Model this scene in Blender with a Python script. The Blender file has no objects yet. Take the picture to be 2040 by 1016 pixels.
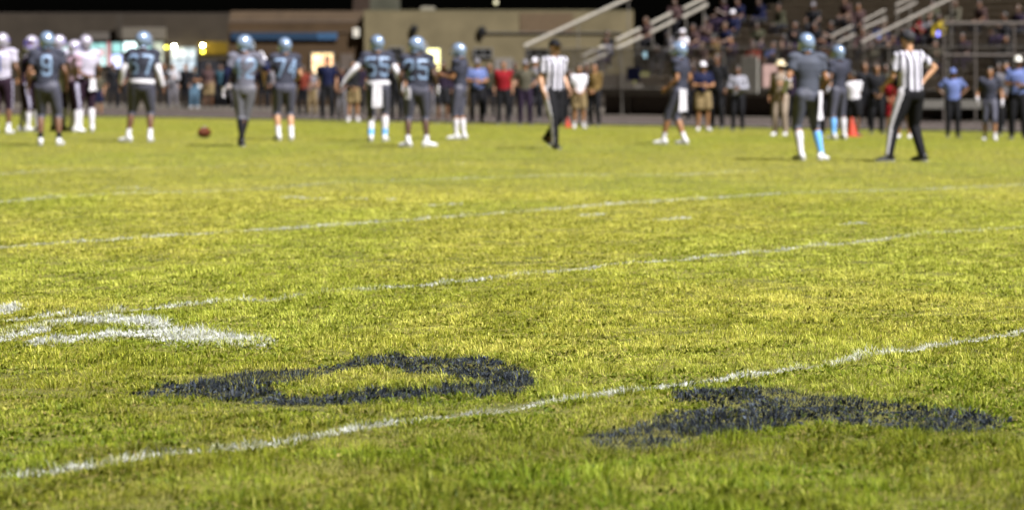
import bpy, bmesh, math, random
import numpy as np
from mathutils import Vector as V, Matrix
from mathutils.bvhtree import BVHTree
R = math.radians
sc = bpy.context.scene
# ------------------------------------------------------------------ camera, world, sun, exposure
CAMH, FPX, HOR, CX = 1.35, 5845.0, 135.0, 1020.0
cd = bpy.data.cameras.new('camera'); cam = bpy.data.objects.new('camera', cd)
sc.collection.objects.link(cam); sc.camera = cam
cam.location = (0, 0, CAMH); cam.rotation_euler = (R(90), 0, 0)
cd.sensor_width = 36; cd.lens = 36 * FPX / 2040; cd.shift_y = -(508 - HOR) / 2040
cd.clip_start = .5; cd.clip_end = 1500
cd.dof.use_dof = True; cd.dof.focus_distance = 14.2; cd.dof.aperture_fstop = 2.9
SUN_DIR = V((.42, -.44, .79)).normalized()
sl = bpy.data.lights.new('sun', 'SUN'); so = bpy.data.objects.new('sun', sl); sc.collection.objects.link(so)
sl.energy = 4.9; sl.angle = R(3.5); sl.color = (1.0, .97, .95)
so.rotation_euler = SUN_DIR.to_track_quat('Z', 'Y').to_euler(); so.location = (20, -20, 40)
w = bpy.data.worlds.new('World'); sc.world = w; w.use_nodes = True
nt = w.node_tree; bg = nt.nodes['Background']; sky = nt.nodes.new('ShaderNodeTexSky')
sky.sky_type = 'NISHITA'; sky.sun_disc = False
sky.sun_elevation = math.asin(SUN_DIR.z); sky.sun_rotation = math.atan2(SUN_DIR.x, SUN_DIR.y)
nt.links.new(sky.outputs[0], bg.inputs[0]); bg.inputs[1].default_value = .00012
vs = sc.view_settings; vs.view_transform = 'Standard'; vs.look = 'None'; vs.exposure = 1.45; vs.gamma = 1
rng = np.random.default_rng(7); random.seed(7)
COL = sc.collection
# ------------------------------------------------------------------ placing helpers
DX, DY = .669, .743                     # direction of the yard lines (across the field)
S_EDGE = 60.6                           # far sideline
def crown(s):
    t = np.clip((s - 36) / (S_EDGE - 36), 0, 1); return -.21 * t * t * (3 - 2 * t)
def gz(x, y): return float(crown(DX * x + DY * y))
def ground_at(px, py):                  # where a pixel of the photo meets the ground
    h = CAMH
    for _ in range(8):
        Y = FPX * h / (py - HOR); X = (px - CX) / FPX * Y; h = CAMH - gz(X, Y)
    return V((X, Y, CAMH - h))
def at(px, py, Y): return V(((px - CX) / FPX * Y, Y, CAMH + (HOR - py) / FPX * Y))
def on_s(px, py, s):                    # pixel on the vertical plane s = const
    Y = s / (DX * (px - CX) / FPX + DY); return at(px, py, Y)
# ------------------------------------------------------------------ object helpers
def setp(o, label=None, cat=None, group=None, kind=None):
    if label: o['label'] = label
    if cat: o['category'] = cat
    if group: o['group'] = group
    if kind: o['kind'] = kind
    return o
def thing(name, label, cat, loc=(0, 0, 0), rot=0, group=None, scale=1):
    o = bpy.data.objects.new(name, None); COL.objects.link(o)
    o.location = loc; o.rotation_euler = (0, 0, rot); o.scale = (scale,) * 3; o.empty_display_size = .2
    return setp(o, label, cat, group)
class G:                                # growing mesh
    def __init__(s): s.v = []; s.f = []
    def add(s, v, f):
        n = len(s.v); s.v += [V(p) for p in v]; s.f += [tuple(i + n for i in q) for q in f]; return s
    def merge(s, g, M=None):
        return s.add([M @ p if M else p for p in g.v], g.f)
    def box(s, c, d, rz=0, M=None):
        c = V(c); hx, hy, hz = d[0] / 2, d[1] / 2, d[2] / 2; b = min(min(hx, hy, hz) * .18, .012)
        rm = Matrix.Rotation(rz, 4, 'Z'); vs_ = []
        for z, k in ((-hz, b), (-hz + b, 0), (hz - b, 0), (hz, b)):
            for x, y in ((-1, -1), (1, -1), (1, 1), (-1, 1)): vs_.append(c + rm @ V((x * (hx - k), y * (hy - k), z)))
        fs = [(3, 2, 1, 0), (12, 13, 14, 15)]
        for r in range(3):
            for i in range(4): j = (i + 1) % 4; fs.append((r * 4 + i, r * 4 + j, r * 4 + 4 + j, r * 4 + 4 + i))
        return s.add([M @ p if M else p for p in vs_], fs)
    def loft(s, pts, rads, seg=12, side=(1, 0, 0)):
        pts = [V(p) for p in pts]; n = len(pts); vs_ = []; side = V(side)
        for i, p in enumerate(pts):
            t = (pts[min(i + 1, n - 1)] - pts[max(i - 1, 0)])
            t = t.normalized() if t.length > 1e-9 else V((0, 0, 1))
            a = side - t * side.dot(t)
            if a.length < .15: a = V((0, 1, 0)) - t * t.y
            if a.length < .15: a = V((1, 0, 0)) - t * t.x
            a.normalize(); b = t.cross(a); r = rads[i]; ra, rb = (r, r) if isinstance(r, (int, float)) else r
            for k in range(seg):
                th = 2 * math.pi * k / seg; vs_.append(p + a * ra * math.cos(th) + b * rb * math.sin(th))
        fs = []
        for i in range(n - 1):
            for k in range(seg):
                j = (k + 1) % seg; fs.append((i * seg + k, i * seg + j, (i + 1) * seg + j, (i + 1) * seg + k))
        fs.append(tuple(range(seg))[::-1]); fs.append(tuple((n - 1) * seg + k for k in range(seg)))
        return s.add(vs_, fs)
    def ball(s, c, r, seg=14, M=None, keep=None):
        r = (r, r, r) if isinstance(r, (int, float)) else r; c = V(c); rings = seg // 2; vs_ = []; fs = []
        for i in range(1, rings):
            ph = math.pi * i / rings
            for k in range(seg):
                th = 2 * math.pi * k / seg
                vs_.append(V((r[0] * math.sin(ph) * math.cos(th), r[1] * math.sin(ph) * math.sin(th), r[2] * math.cos(ph))))
        top = len(vs_); vs_ += [V((0, 0, r[2])), V((0, 0, -r[2]))]
        for i in range(rings - 2):
            for k in range(seg): j = (k + 1) % seg; fs.append((i * seg + j, i * seg + k, (i + 1) * seg + k, (i + 1) * seg + j))
        for k in range(seg):
            j = (k + 1) % seg; fs.append((top, k, j)); fs.append((top + 1, (rings - 2) * seg + j, (rings - 2) * seg + k))
        if keep:
            fs = [f for f in fs if keep(sum((vs_[i] for i in f), V()) / len(f))]; used = sorted({i for f in fs for i in f}); mp = {u: k for k, u in enumerate(used)}
            vs_ = [vs_[u] for u in used]; fs = [tuple(mp[i] for i in f) for f in fs]
        return s.add([(M @ p if M else p) + c for p in vs_], fs)
    def tube(s, pts, r, seg=8): return s.loft(pts, [r] * len(pts), seg)
    def mesh(s, name='mesh', smooth=True):
        m = bpy.data.meshes.new(name); m.from_pydata([tuple(p) for p in s.v], [], s.f)
        if smooth: m.shade_smooth(); m.set_sharp_from_angle(angle=R(38))
        m.update(); return m
def fuse(g, vox, smooth=2):             # union of overlapping closed shapes into one continuous skin
    m = g.mesh(); o = bpy.data.objects.new('tmp', m); COL.objects.link(o)
    r = o.modifiers.new('r', 'REMESH'); r.mode = 'VOXEL'; r.voxel_size = vox
    if smooth: q = o.modifiers.new('s', 'SMOOTH'); q.factor = .5; q.iterations = smooth
    me = bpy.data.meshes.new_from_object(o.evaluated_get(bpy.context.evaluated_depsgraph_get()))
    bpy.data.objects.remove(o); bpy.data.meshes.remove(m)
    me.shade_smooth(); return me
def mesh_to_g(me):
    g = G(); n = len(me.vertices); co = np.empty(n * 3, 'f'); me.vertices.foreach_get('co', co)
    g.v = [V(c) for c in co.reshape(-1, 3)]; g.f = [tuple(p.vertices) for p in me.polygons]; return g
def put(name, me, mats, parent=None, loc=None):
    if isinstance(me, G): me = me.mesh(name)
    mats = mats if isinstance(mats, (list, tuple)) else [mats]
    while len(me.materials) < len(mats): me.materials.append(None)
    o = bpy.data.objects.new(name, me); COL.objects.link(o)
    for i, m in enumerate(mats): o.material_slots[i].link = 'OBJECT'; o.material_slots[i].material = m
    if parent: o.parent = parent
    if loc is not None: o.location = loc
    return o
# ------------------------------------------------------------------ materials
MC = {}
def mat(name, col, rough=.8, metal=0., var=.15, scale=9, bump=.15, coat=0., emit=None, es=1.):
    key = (name, tuple(col), rough, metal)
    if key in MC: return MC[key]
    m = bpy.data.materials.new(name); m.use_nodes = True; nt = m.node_tree; b = nt.nodes['Principled BSDF']; L = nt.links
    b.inputs['Roughness'].default_value = rough; b.inputs['Metallic'].default_value = metal
    b.inputs['Coat Weight'].default_value = coat; b.inputs['Specular IOR Level'].default_value = .12 if rough >= .7 else .5; b.inputs['Coat Roughness'].default_value = .08
    tc = nt.nodes.new('ShaderNodeTexCoord'); nz = nt.nodes.new('ShaderNodeTexNoise')
    nz.inputs['Scale'].default_value = scale; nz.inputs['Detail'].default_value = 5
    L.new(tc.outputs['Object'], nz.inputs['Vector'])
    mr = nt.nodes.new('ShaderNodeMapRange'); mr.inputs['To Min'].default_value = 1 - var; mr.inputs['To Max'].default_value = 1 + var
    mr.inputs['From Min'].default_value = .3; mr.inputs['From Max'].default_value = .7
    L.new(nz.outputs[0], mr.inputs[0])
    vm = nt.nodes.new('ShaderNodeVectorMath'); vm.operation = 'SCALE'; vm.inputs[0].default_value = col[:3]
    L.new(mr.outputs[0], vm.inputs['Scale']); L.new(vm.outputs[0], b.inputs['Base Color'])
    if bump:
        bp = nt.nodes.new('ShaderNodeBump'); bp.inputs['Strength'].default_value = bump; bp.inputs['Distance'].default_value = .03 if rough >= .7 else .008
        n2 = nt.nodes.new('ShaderNodeTexNoise'); n2.inputs['Scale'].default_value = scale * 7; L.new(tc.outputs['Object'], n2.inputs['Vector'])
        L.new(n2.outputs[0], bp.inputs['Height']); L.new(bp.outputs[0], b.inputs['Normal'])
    if emit: b.inputs['Emission Color'].default_value = (*emit, 1); b.inputs['Emission Strength'].default_value = es
    m['vm'] = vm.name; MC[key] = m; return m
def striped(name, c1, c2, period, axis='X', duty=.5, rough=.75):
    if name in MC: return MC[name]
    m = mat(name, c1, rough, var=.08); nt = m.node_tree; L = nt.links; b = nt.nodes['Principled BSDF']
    src = b.inputs['Base Color'].links[0].from_socket
    tc = nt.nodes.new('ShaderNodeTexCoord'); sp = nt.nodes.new('ShaderNodeSeparateXYZ'); L.new(tc.outputs['Object'], sp.inputs[0])
    a = nt.nodes.new('ShaderNodeMath'); a.operation = 'DIVIDE'; a.inputs[1].default_value = period; L.new(sp.outputs[axis], a.inputs[0])
    f = nt.nodes.new('ShaderNodeMath'); f.operation = 'FRACT'; L.new(a.outputs[0], f.inputs[0])
    g = nt.nodes.new('ShaderNodeMath'); g.operation = 'LESS_THAN'; g.inputs[1].default_value = duty; L.new(f.outputs[0], g.inputs[0])
    mx = nt.nodes.new('ShaderNodeMix'); mx.data_type = 'RGBA'; L.new(g.outputs[0], mx.inputs[0])
    L.new(src, mx.inputs[6]); mx.inputs[7].default_value = (*c2, 1); L.new(mx.outputs[2], b.inputs['Base Color'])
    MC[name] = m; return m
SKIN = [mat('skin light', (.38, .21, .12), .5, var=.08), mat('skin tan', (.24, .115, .055), .5, var=.08),
        mat('skin brown', (.11, .052, .028), .5, var=.08), mat('skin dark', (.07, .038, .025), .45, var=.08)]
EYE = mat('eye dark', (.02, .015, .012), .2)
HAIR = mat('hair black', (.012, .010, .009), .55, scale=60); HAIRB = mat('hair brown', (.06, .035, .02), .6, scale=60)
JER = mat('slate jersey fabric', (.031, .033, .049), .7); PANT = mat('slate trouser fabric', (.047, .048, .074), .6)
PANTL = mat('grey trouser fabric', (.10, .10, .125), .6)
NUM = mat('light blue number print', (.15, .22, .34), .5, var=.05)
WHT = mat('white fabric', (.52, .51, .56), .75, var=.06); OFFW = mat('off white fabric', (.55, .54, .50), .8)
NAVY = mat('navy fabric', (.006, .008, .030), .7); BLK = mat('black fabric', (.008, .008, .010), .75)
BLUESOCK = mat('light blue fabric', (.13, .34, .68), .7); POLO = mat('sky blue fabric', (.09, .12, .27), .75)
REDF = mat('red fabric', (.16, .006, .010), .8); BROWNF = mat('khaki brown fabric', (.12, .078, .028), .85)
TAN = mat('tan fabric', (.15, .11, .055), .85); OLV = mat('olive grey fabric', (.06, .055, .04), .85)  # crowd clothing darkened in colour for floodlights fading past the sideline
GREYF = mat('grey fabric', (.12, .115, .13), .85); MAROON = mat('dark maroon fabric', (.020, .010, .020), .7)
PURP = mat('purple print', (.06, .05, .32), .6); CREAM = mat('cream fabric', (.24, .19, .15), .85)
ORG = mat('rust orange fabric', (.13, .025, .015), .85); DPUR = mat('dark purple fabric', (.016, .010, .022), .85)
SHOEW = mat('white shoe leather', (.52, .52, .54), .4); SHOEB = mat('black shoe leather', (.012, .012, .013), .35)
HELB = mat('light blue helmet paint', (.20, .27, .40), .14, metal=.3, var=.05, bump=0, coat=1)
HELW = mat('silver white helmet paint', (.34, .32, .40), .14, metal=.15, var=.05, bump=0, coat=1)
MASK = mat('grey wire coating', (.35, .37, .40), .4, bump=0); MASKP = mat('purple wire coating', (.10, .08, .35), .4, bump=0)
GREYST = mat('lavender grey trim', (.26, .25, .34), .8)
REFSH = striped('referee striped fabric', (.50, .49, .57), (.012, .012, .014), .088, 'X', .46)
# ------------------------------------------------------------------ noise and terrain
def vnoise(x, y, seed=0):
    xi = np.floor(x).astype(np.int64); yi = np.floor(y).astype(np.int64); fx = x - xi; fy = y - yi
    fx = fx * fx * (3 - 2 * fx); fy = fy * fy * (3 - 2 * fy)
    def h(a, b):
        n = (a * 374761393 + b * 668265263 + seed * 1274126177) & 0xffffffff
        n = ((n ^ (n >> 13)) * 1274126177) & 0xffffffff; return ((n ^ (n >> 16)) & 0xffff) / 65535.
    return (h(xi, yi) * (1 - fx) + h(xi + 1, yi) * fx) * (1 - fy) + (h(xi, yi + 1) * (1 - fx) + h(xi + 1, yi + 1) * fx) * fy
def fbm(x, y, seed=0, o=3):
    t = 0; a = .5; n = 0
    for i in range(o): t = t + a * vnoise(x * 2 ** i, y * 2 ** i, seed + i * 17); n += a; a *= .5
    return t / n
def height(x, y):
    s = DX * x + DY * y
    near = np.clip((34 - y) / 14, 0, 1)
    return crown(s) + near * (.016 * (fbm(x / 1.1, y / 1.1, 3) - .5) + .026 * (fbm(x / .28, y / .28, 9, 2) - .5)) + .02 * (fbm(x / 6, y / 6, 21, 2) - .5) * np.clip((60 - y) / 30, 0, 1)
# ------------------------------------------------------------------ ground sheet
def axis_vals(parts):
    out = [parts[0][0]]
    for a, b, st in parts:
        n = max(1, round((b - a) / st)); out += list(a + (b - a) * (np.arange(n) + 1) / n)
    return np.array(out)
xs = axis_vals([(-500, -60, 40), (-60, -16, 4), (-16, -6, .6), (-6, 6, .12), (6, 16, .6), (16, 60, 4), (60, 500, 40)])
ys = axis_vals([(-60, 0, 6), (0, 7.5, .75), (7.5, 22, .12), (22, 40, .4), (40, 90, 1.0), (90, 140, 5), (140, 900, 60)])
XX, YY = np.meshgrid(xs, ys); ZZ = height(XX, YY) - .012
nx, ny = len(xs), len(ys)
gm = bpy.data.meshes.new('ground'); co = np.stack([XX, YY, ZZ], -1).reshape(-1, 3)
idx = np.arange(nx * ny).reshape(ny, nx)
q = np.stack([idx[:-1, :-1], idx[:-1, 1:], idx[1:, 1:], idx[1:, :-1]], -1).reshape(-1, 4)
def fast_mesh(name, co, faces, size, attr=None):
    m = bpy.data.meshes.new(name); m.vertices.add(len(co)); m.vertices.foreach_set('co', co.astype('f').ravel())
    m.loops.add(faces.size); m.loops.foreach_set('vertex_index', faces.astype('i').ravel())
    sizes = np.full(len(faces), size, 'i') if np.isscalar(size) else size
    m.polygons.add(len(sizes)); st = np.concatenate([[0], np.cumsum(sizes)[:-1]]).astype('i')
    m.polygons.foreach_set('loop_start', st)
    m.polygons.foreach_set('use_smooth', np.ones(len(sizes), bool)); m.update(calc_edges=True)
    if attr is not None:
        a = m.attributes.new('tint', 'FLOAT_COLOR', 'POINT'); a.data.foreach_set('color', np.concatenate([attr, np.ones((len(attr), 1))], 1).astype('f').ravel())
    return m
def soil_mat():
    m = bpy.data.materials.new('turf soil'); m.use_nodes = True; nt = m.node_tree; L = nt.links; b = nt.nodes['Principled BSDF']
    b.inputs['Roughness'].default_value = .95
    tc = nt.nodes.new('ShaderNodeTexCoord'); n1 = nt.nodes.new('ShaderNodeTexNoise'); n1.inputs['Scale'].default_value = .7; n1.inputs['Detail'].default_value = 8
    n1.inputs['Roughness'].default_value = .7
    L.new(tc.outputs['Object'], n1.inputs['Vector']); cr = nt.nodes.new('ShaderNodeValToRGB'); L.new(n1.outputs[0], cr.inputs[0])
    cr.color_ramp.elements[0].position = .35; cr.color_ramp.elements[0].color = (.055, .060, .008, 1)
    cr.color_ramp.elements[1].position = .66; cr.color_ramp.elements[1].color = (.15, .14, .02, 1)
    L.new(cr.outputs[0], b.inputs['Base Color']); return m
g0 = put('ground', fast_mesh('ground', co, q, 4), soil_mat()); setp(g0, kind='structure')
def strip(name, s0, s1, u0, u1, lift, m, n=40):      # sheet between two lines parallel to the sideline
    vsx = []; fs = []
    for i in range(n + 1):
        u = u0 + (u1 - u0) * i / n
        for s in (s0, s1): vsx.append((DX * s - DY * u, DY * s + DX * u, float(crown(s)) + lift))
    for i in range(n): fs.append((2 * i, 2 * i + 2, 2 * i + 3, 2 * i + 1))
    g = G().add(vsx, fs); o = put(name, g.mesh(name, False), m); setp(o, kind='structure'); return o
strip('running_track', S_EDGE + .25, 71.3, -60, 180, -.002, mat('track asphalt', (.055, .044, .040), .9, scale=3, var=.25))
strip('concrete_apron', 71.3, 330, -60, 180, .012, mat('old concrete paving', (.07, .06, .05), .9, scale=1.5, var=.25))
tg = G()
for k in range(1, 8):
    s = S_EDGE + .6 + k * 1.22
    for a, b in ((0, 90),):
        vv = []
        for (ss, uu) in ((s, -20), (s + .05, -20), (s + .05, 120), (s, 120)): vv.append((DX * ss - DY * uu, DY * ss + DX * uu, float(crown(ss)) + .004))
        tg.add(vv, [(0, 1, 2, 3)])
setp(put('track_lane_lines', tg.mesh('l', False), mat('worn lane paint', (.10, .095, .09), .8)), kind='structure')
kg = G()
for i in range(60):
    u = 10 + i * 1.52; c = (DX * (S_EDGE + .12) - DY * u, DY * (S_EDGE + .12) + DX * u, -.20)
    kg.box(c, (.16, 1.5, .09), rz=math.atan2(-DX, DY) * 0 + math.atan2(DX, -DY) + math.pi / 2)
setp(put('track_kerb', kg, mat('kerb concrete', (.16, .15, .13), .9)), kind='structure')
# ------------------------------------------------------------------ grass
def poly_world(pts): return np.array([[(p := ground_at(*q)).x, p.y] for q in pts])
def inside(px, py, poly):
    c = np.zeros(px.shape, bool); n = len(poly); j = n - 1
    for i in range(n):
        xi, yi = poly[i]; xj, yj = poly[j]
        c ^= ((yi > py) != (yj > py)) & (px < (xj - xi) * (py - yi) / (yj - yi + 1e-12) + xi); j = i
    return c
def near_line(px, py, pl, half):
    d = np.full(px.shape, 9e9); t_at = np.zeros(px.shape)
    for i in range(len(pl) - 1):
        a, b = pl[i], pl[i + 1]; ab = b - a; t = np.clip(((px - a[0]) * ab[0] + (py - a[1]) * ab[1]) / (ab @ ab), 0, 1)
        dd = np.hypot(px - a[0] - t * ab[0], py - a[1] - t * ab[1]); d = np.minimum(d, dd)
    return d < half
RING = [(265, 785), (330, 768), (420, 757), (520, 742), (640, 729), (740, 712), (800, 708), (880, 716), (940, 712), (1000, 722), (1050, 740), (1072, 765), (1040, 785), (960, 790), (880, 792), (800, 797), (740, 805), (690, 808), (620, 812), (560, 812), (500, 806), (440, 799), (380, 793), (300, 792)]
HOLE = [(498, 774), (540, 764), (650, 751), (700, 737), (745, 729), (830, 745), (905, 752), (948, 763), (925, 774), (830, 777), (760, 780), (700, 787), (640, 788), (560, 786)]
ARC = [(1150, 878), (1180, 863), (1250, 845), (1330, 826), (1400, 814), (1425, 799), (1345, 797), (1345, 783), (1430, 778), (1500, 768), (1570, 776), (1650, 793), (1750, 804), (1870, 814), (1960, 824), (2005, 836), (1990, 852), (1900, 857), (1800, 850), (1720, 840), (1620, 834), (1560, 846), (1480, 860), (1400, 870), (1330, 886), (1260, 893), (1190, 890)]
WP = [[(-200, 670), (-40, 662), (40, 653), (90, 638), (160, 629), (240, 628), (335, 637), (350, 650), (300, 650), (240, 643), (160, 641), (110, 648), (60, 664), (0, 678), (-200, 688)],
      [(40, 677), (100, 670), (170, 668), (215, 660), (290, 656), (340, 652), (345, 659), (280, 668), (200, 673), (120, 681), (60, 683)],
      [(290, 668), (330, 656), (400, 654), (450, 661), (500, 667), (552, 679), (545, 690), (450, 686), (400, 683), (350, 688), (310, 677)],
      [(-120, 618), (0, 612), (38, 604), (45, 616), (0, 626), (-120, 632)]]
L1 = [(-700, 1035), (-350, 995), (0, 950), (190, 927), (480, 892), (640, 870), (700, 860), (900, 830), (1190, 792), (1300, 772), (1500, 750), (1600, 732), (1800, 697), (2040, 662), (2500, 600)]
L2 = [(-500, 690), (0, 637), (200, 622), (370, 606), (560, 593), (700, 579), (860, 567), (1050, 547), (1200, 530), (1370, 517), (1430, 510), (1620, 492), (1860, 465), (2030, 452), (2400, 425)]
L3 = [(-400, 520), (0, 491), (240, 477), (400, 465), (640, 449), (800, 439), (1000, 424), (1290, 402), (1480, 390), (1560, 385), (1830, 376), (2040, 366), (2300, 354)]
L4 = [(-300, 424), (0, 402), (130, 391), (240, 386), (500, 379), (660, 364), (840, 358), (1100, 349), (1350, 348), (1500, 340)]
L5 = [(-200, 358), (0, 347), (110, 339), (500, 330), (930, 326)]
DASH = [[(850, 409), (910, 407)], [(1160, 430), (1200, 426)], [(1320, 437), (1370, 433)], [(1680, 447), (1722, 445)], [(215, 374), (300, 376)], [(570, 393), (640, 396)], [(700, 396), (780, 399)]]
LINES = [(L1, .042, 'nearest white yard line crossing the foreground between the two blue painted marks', .0),
         (L2, .044, 'second nearest white yard line, starting beside the white painted numeral', .05),
         (L3, .060, 'third white yard line running across the middle of the field', .05),
         (L4, .06, 'fourth white yard line, patchy and faint, in front of the players on the left', .12),
         (L5, .05, 'farthest white yard line, very faint, just in front of the players feet', .2)]
lines_w = [(poly_world(l), h, lab, f) for l, h, lab, f in LINES]
dash_w = [poly_world(d) for d in DASH]
ring_w, hole_w, arc_w = poly_world(RING), poly_world(HOLE), poly_world(ARC); wp_w = [poly_world(p) for p in WP]
# sample roots
def sample(y0, y1, rho, mx=.182):
    ym = (y0 + y1) / 2; hw = ym * mx + (y1 - y0) * .1 + 1.0; n = int(rho * 2 * hw * (y1 - y0))
    return (rng.random(n) * 2 - 1) * hw, y0 + rng.random(n) * (y1 - y0)
bx, by = [], []
edges = np.concatenate([np.arange(8, 20, 1.), np.arange(20, 40, 2.), np.arange(40, 110, 5.)])
for a, b in zip(edges[:-1], edges[1:]):
    m_ = (a + b) / 2; rho = 9000 if m_ < 15 else 9000 * (15 / m_) ** 1.72
    x, y = sample(a, b, rho); bx.append(x); by.append(y)
bx = np.concatenate(bx); by = np.concatenate(by); k = DX * bx + DY * by < S_EDGE; bx, by = bx[k], by[k]; N = len(bx)
print('blades', N)
wx = bx + .05 * (fbm(bx / .12, by / .12, 31) - .5) * 2; wy = by + .20 * (fbm(bx / .10, by / .22, 41) - .5)  # ragged paint edges
owner = np.zeros(N, int)                # 0 grass, 1.. marks
marks = []                              # (name, label, cat, group, colour)
def mark(mask, name, label, col, kind='structure', group=None):
    marks.append((name, label, col, kind, group)); owner[mask & (owner == 0)] = len(marks)
cover = fbm(bx / .35, by / .35, 55, 2); rr = rng.random(N); dust = np.zeros(N); inkd = np.zeros(N)
RINGo = ring_w
for i, (pl, h, lab, fade) in enumerate(lines_w):
    far = np.clip(by / 30, .6, 1.6)
    mk = near_line(bx * .6 + wx * .4, by * .75 + wy * .25, pl, h * (1 + .35 * (far - 1))) & (cover > np.where(by < 20, .28, .24) + fade) & (rr < .60 - fade)
    dust = np.maximum(dust, near_line(bx, by, pl, h * 2.2 * far) * (.45 - fade))
    mark(mk, 'yard_line', lab, 'w', group='white yard lines painted on the field')
for i, d in enumerate(dash_w):
    mark(near_line(wx, by, d, .06) & (cover > .25), 'hash_mark', None, 'w', group='short white hash marks on the grass')
for i, p in enumerate(wp_w): pass
wm = np.zeros(N, bool)
for p in wp_w: wm |= inside(wx, wy, p)
mark(wm & (rr < .78) & (cover > .30), 'painted_numeral', 'thick white painted field numeral at the left edge of the grass', 'w')
mark(inside(wx, wy, ring_w) & ~inside(wx, wy, hole_w) & (rr < .88) & (cover > .24), 'painted_mark', 'dark blue painted ring on the grass left of the nearest yard line', 'b')
mark((inside(wx, wy, arc_w) | (inside(bx, by, arc_w) & (rr < .6))) & (rr < .90) & (cover > .16), 'painted_mark', 'dark blue painted arc on the grass right of the nearest yard line', 'b')
for p in wp_w: dust = np.maximum(dust, inside(bx + .05 * (rng.random(N) - .5), by + .5 * (rng.random(N) - .5), p) * .5)
jx, jy = bx + .10 * (rng.random(N) - .5), by + .45 * (rng.random(N) - .5)
inkd = (((inside(jx, jy, ring_w) & ~inside(jx, jy, hole_w)) | inside(jx, jy, arc_w)) * .55)
# blade geometry
sY = np.clip(by / 15, .85, 6)
tuft = fbm(bx / .16, by / .16, 77, 2); big = fbm(bx / .9, by / .9, 88, 3); dry = fbm(bx / .55, by / .8, 99, 3) * .5 + fbm(bx / 2.6, by / 4.5, 123, 2) * .5
L = (.012 + .034 * np.clip(tuft * 2.0 - .55, 0, 1) + .016 * rng.random(N) ** 2) * (1 + .30 * (np.clip(big, .3, .7) - .5) * 3) * .90
def clumps(cell, seed):                 # nearest of a jittered lattice of tuft centres
    gx, gy = np.floor(bx / cell).astype(np.int64), np.floor(by / cell).astype(np.int64); best = np.full(N, 9e9); ox = np.zeros(N); oy = np.zeros(N); rid = np.zeros(N)
    def hs(a, b, k):
        n = (a * 374761393 + b * 668265263 + (seed + k) * 1274126177) & 0xffffffff; n = ((n ^ (n >> 13)) * 1274126177) & 0xffffffff; return ((n ^ (n >> 16)) & 0xffff) / 65535.
    for i in (-1, 0, 1):
        for j in (-1, 0, 1):
            cx, cy = (gx + i + hs(gx + i, gy + j, 1)) * cell, (gy + j + hs(gx + i, gy + j, 2)) * cell; d = (bx - cx) ** 2 + (by - cy) ** 2; m = d < best
            best = np.where(m, d, best); ox = np.where(m, bx - cx, ox); oy = np.where(m, by - cy, oy); rid = np.where(m, hs(gx + i, gy + j, 3), rid)
    return ox / cell, oy / cell, rid
tx, ty, tid = clumps(.13, 5); ux, uy, uid = clumps(.42, 11)
nearb = np.clip((12.4 - by) / 2.5, 0, 1)
L *= np.interp(by, [14, 20], [1, .84]) * (.76 + .54 * tid ** 1.5) * (1.12 - .5 * np.clip(np.hypot(tx, ty), 0, .8)) * (.85 + .3 * uid)
L *= 1 + .10 * nearb + .75 * nearb * np.clip(fbm(bx / .30, by / .35, 211, 2) * 3 - 1.4, 0, 1)
clov = (rng.random(N) < .16) & (by < 30) & (fbm(bx / .4, by / .4, 140, 2) > .46)
W = (.0010 + .0011 * rng.random(N)) * sY ** .62 * 1.05
ang = np.arctan2(ty + .25 * uy + .22 * rng.normal(0, 1, N), tx + .25 * ux + .22 * rng.normal(0, 1, N))
tilt = np.abs(rng.normal(.80, .45, N)); tilt = np.clip(tilt, .05, 1.5); tilt = np.clip(tilt * (.55 + 1.1 * np.hypot(tx, ty)), .05, 1.5); flat = rng.random(N) < .14; tilt = np.where(flat, 1.35 + .2 * rng.random(N), tilt)
W = np.where(clov, .005 + .003 * rng.random(N), W); L = np.where(clov, .55 * L + .008, L); 
dx, dy = np.cos(ang), np.sin(ang); sx_, sy_ = -np.sin(ang + rng.normal(0, .6, N)), np.cos(ang)
z0 = height(bx, by) - .008
def P(t, bend):                         # a point along the blade
    th = tilt * (1 + bend); return bx + dx * L * t * np.sin(th), by + dy * L * t * np.sin(th), z0 + L * t * np.cos(th)
m1 = P(.55, -.25); m2 = P(1.0, .30)
c0 = np.stack([bx - sx_ * W, by - sy_ * W, z0], -1); c1 = np.stack([bx + sx_ * W, by + sy_ * W, z0], -1)
c2 = np.stack([m1[0] + sx_ * W * .9, m1[1] + sy_ * W * .9, m1[2]], -1); c3 = np.stack([m1[0] - sx_ * W * .9, m1[1] - sy_ * W * .9, m1[2]], -1)
c4 = np.stack([m2[0], m2[1], np.maximum(m2[2], z0 + .004)], -1)
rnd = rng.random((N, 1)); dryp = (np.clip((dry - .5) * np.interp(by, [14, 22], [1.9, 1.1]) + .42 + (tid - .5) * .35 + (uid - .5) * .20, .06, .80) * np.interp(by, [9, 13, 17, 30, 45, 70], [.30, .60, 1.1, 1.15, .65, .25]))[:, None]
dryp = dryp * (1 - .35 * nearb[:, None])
green = np.array([.13, .165, .012]) * (1 - rnd) + np.array([.32, .335, .030]) * rnd
straw = np.array([.42, .39, .090]) * (1 - rnd) + np.array([.62, .59, .22]) * rnd
isd = (rng.random((N, 1)) < dryp) & ~clov[:, None]
colr = np.where(isd, straw, green); deep = (rng.random((N, 1)) < .16); colr = np.where(deep & ~isd, np.array([.07, .095, .008]), colr)
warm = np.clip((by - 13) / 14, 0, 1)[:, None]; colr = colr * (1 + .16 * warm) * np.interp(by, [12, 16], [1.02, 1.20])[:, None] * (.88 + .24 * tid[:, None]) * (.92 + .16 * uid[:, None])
colr = np.where(clov[:, None] & ~isd, np.array([.10, .135, .010]) * (.8 + .5 * rnd), colr)
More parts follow.
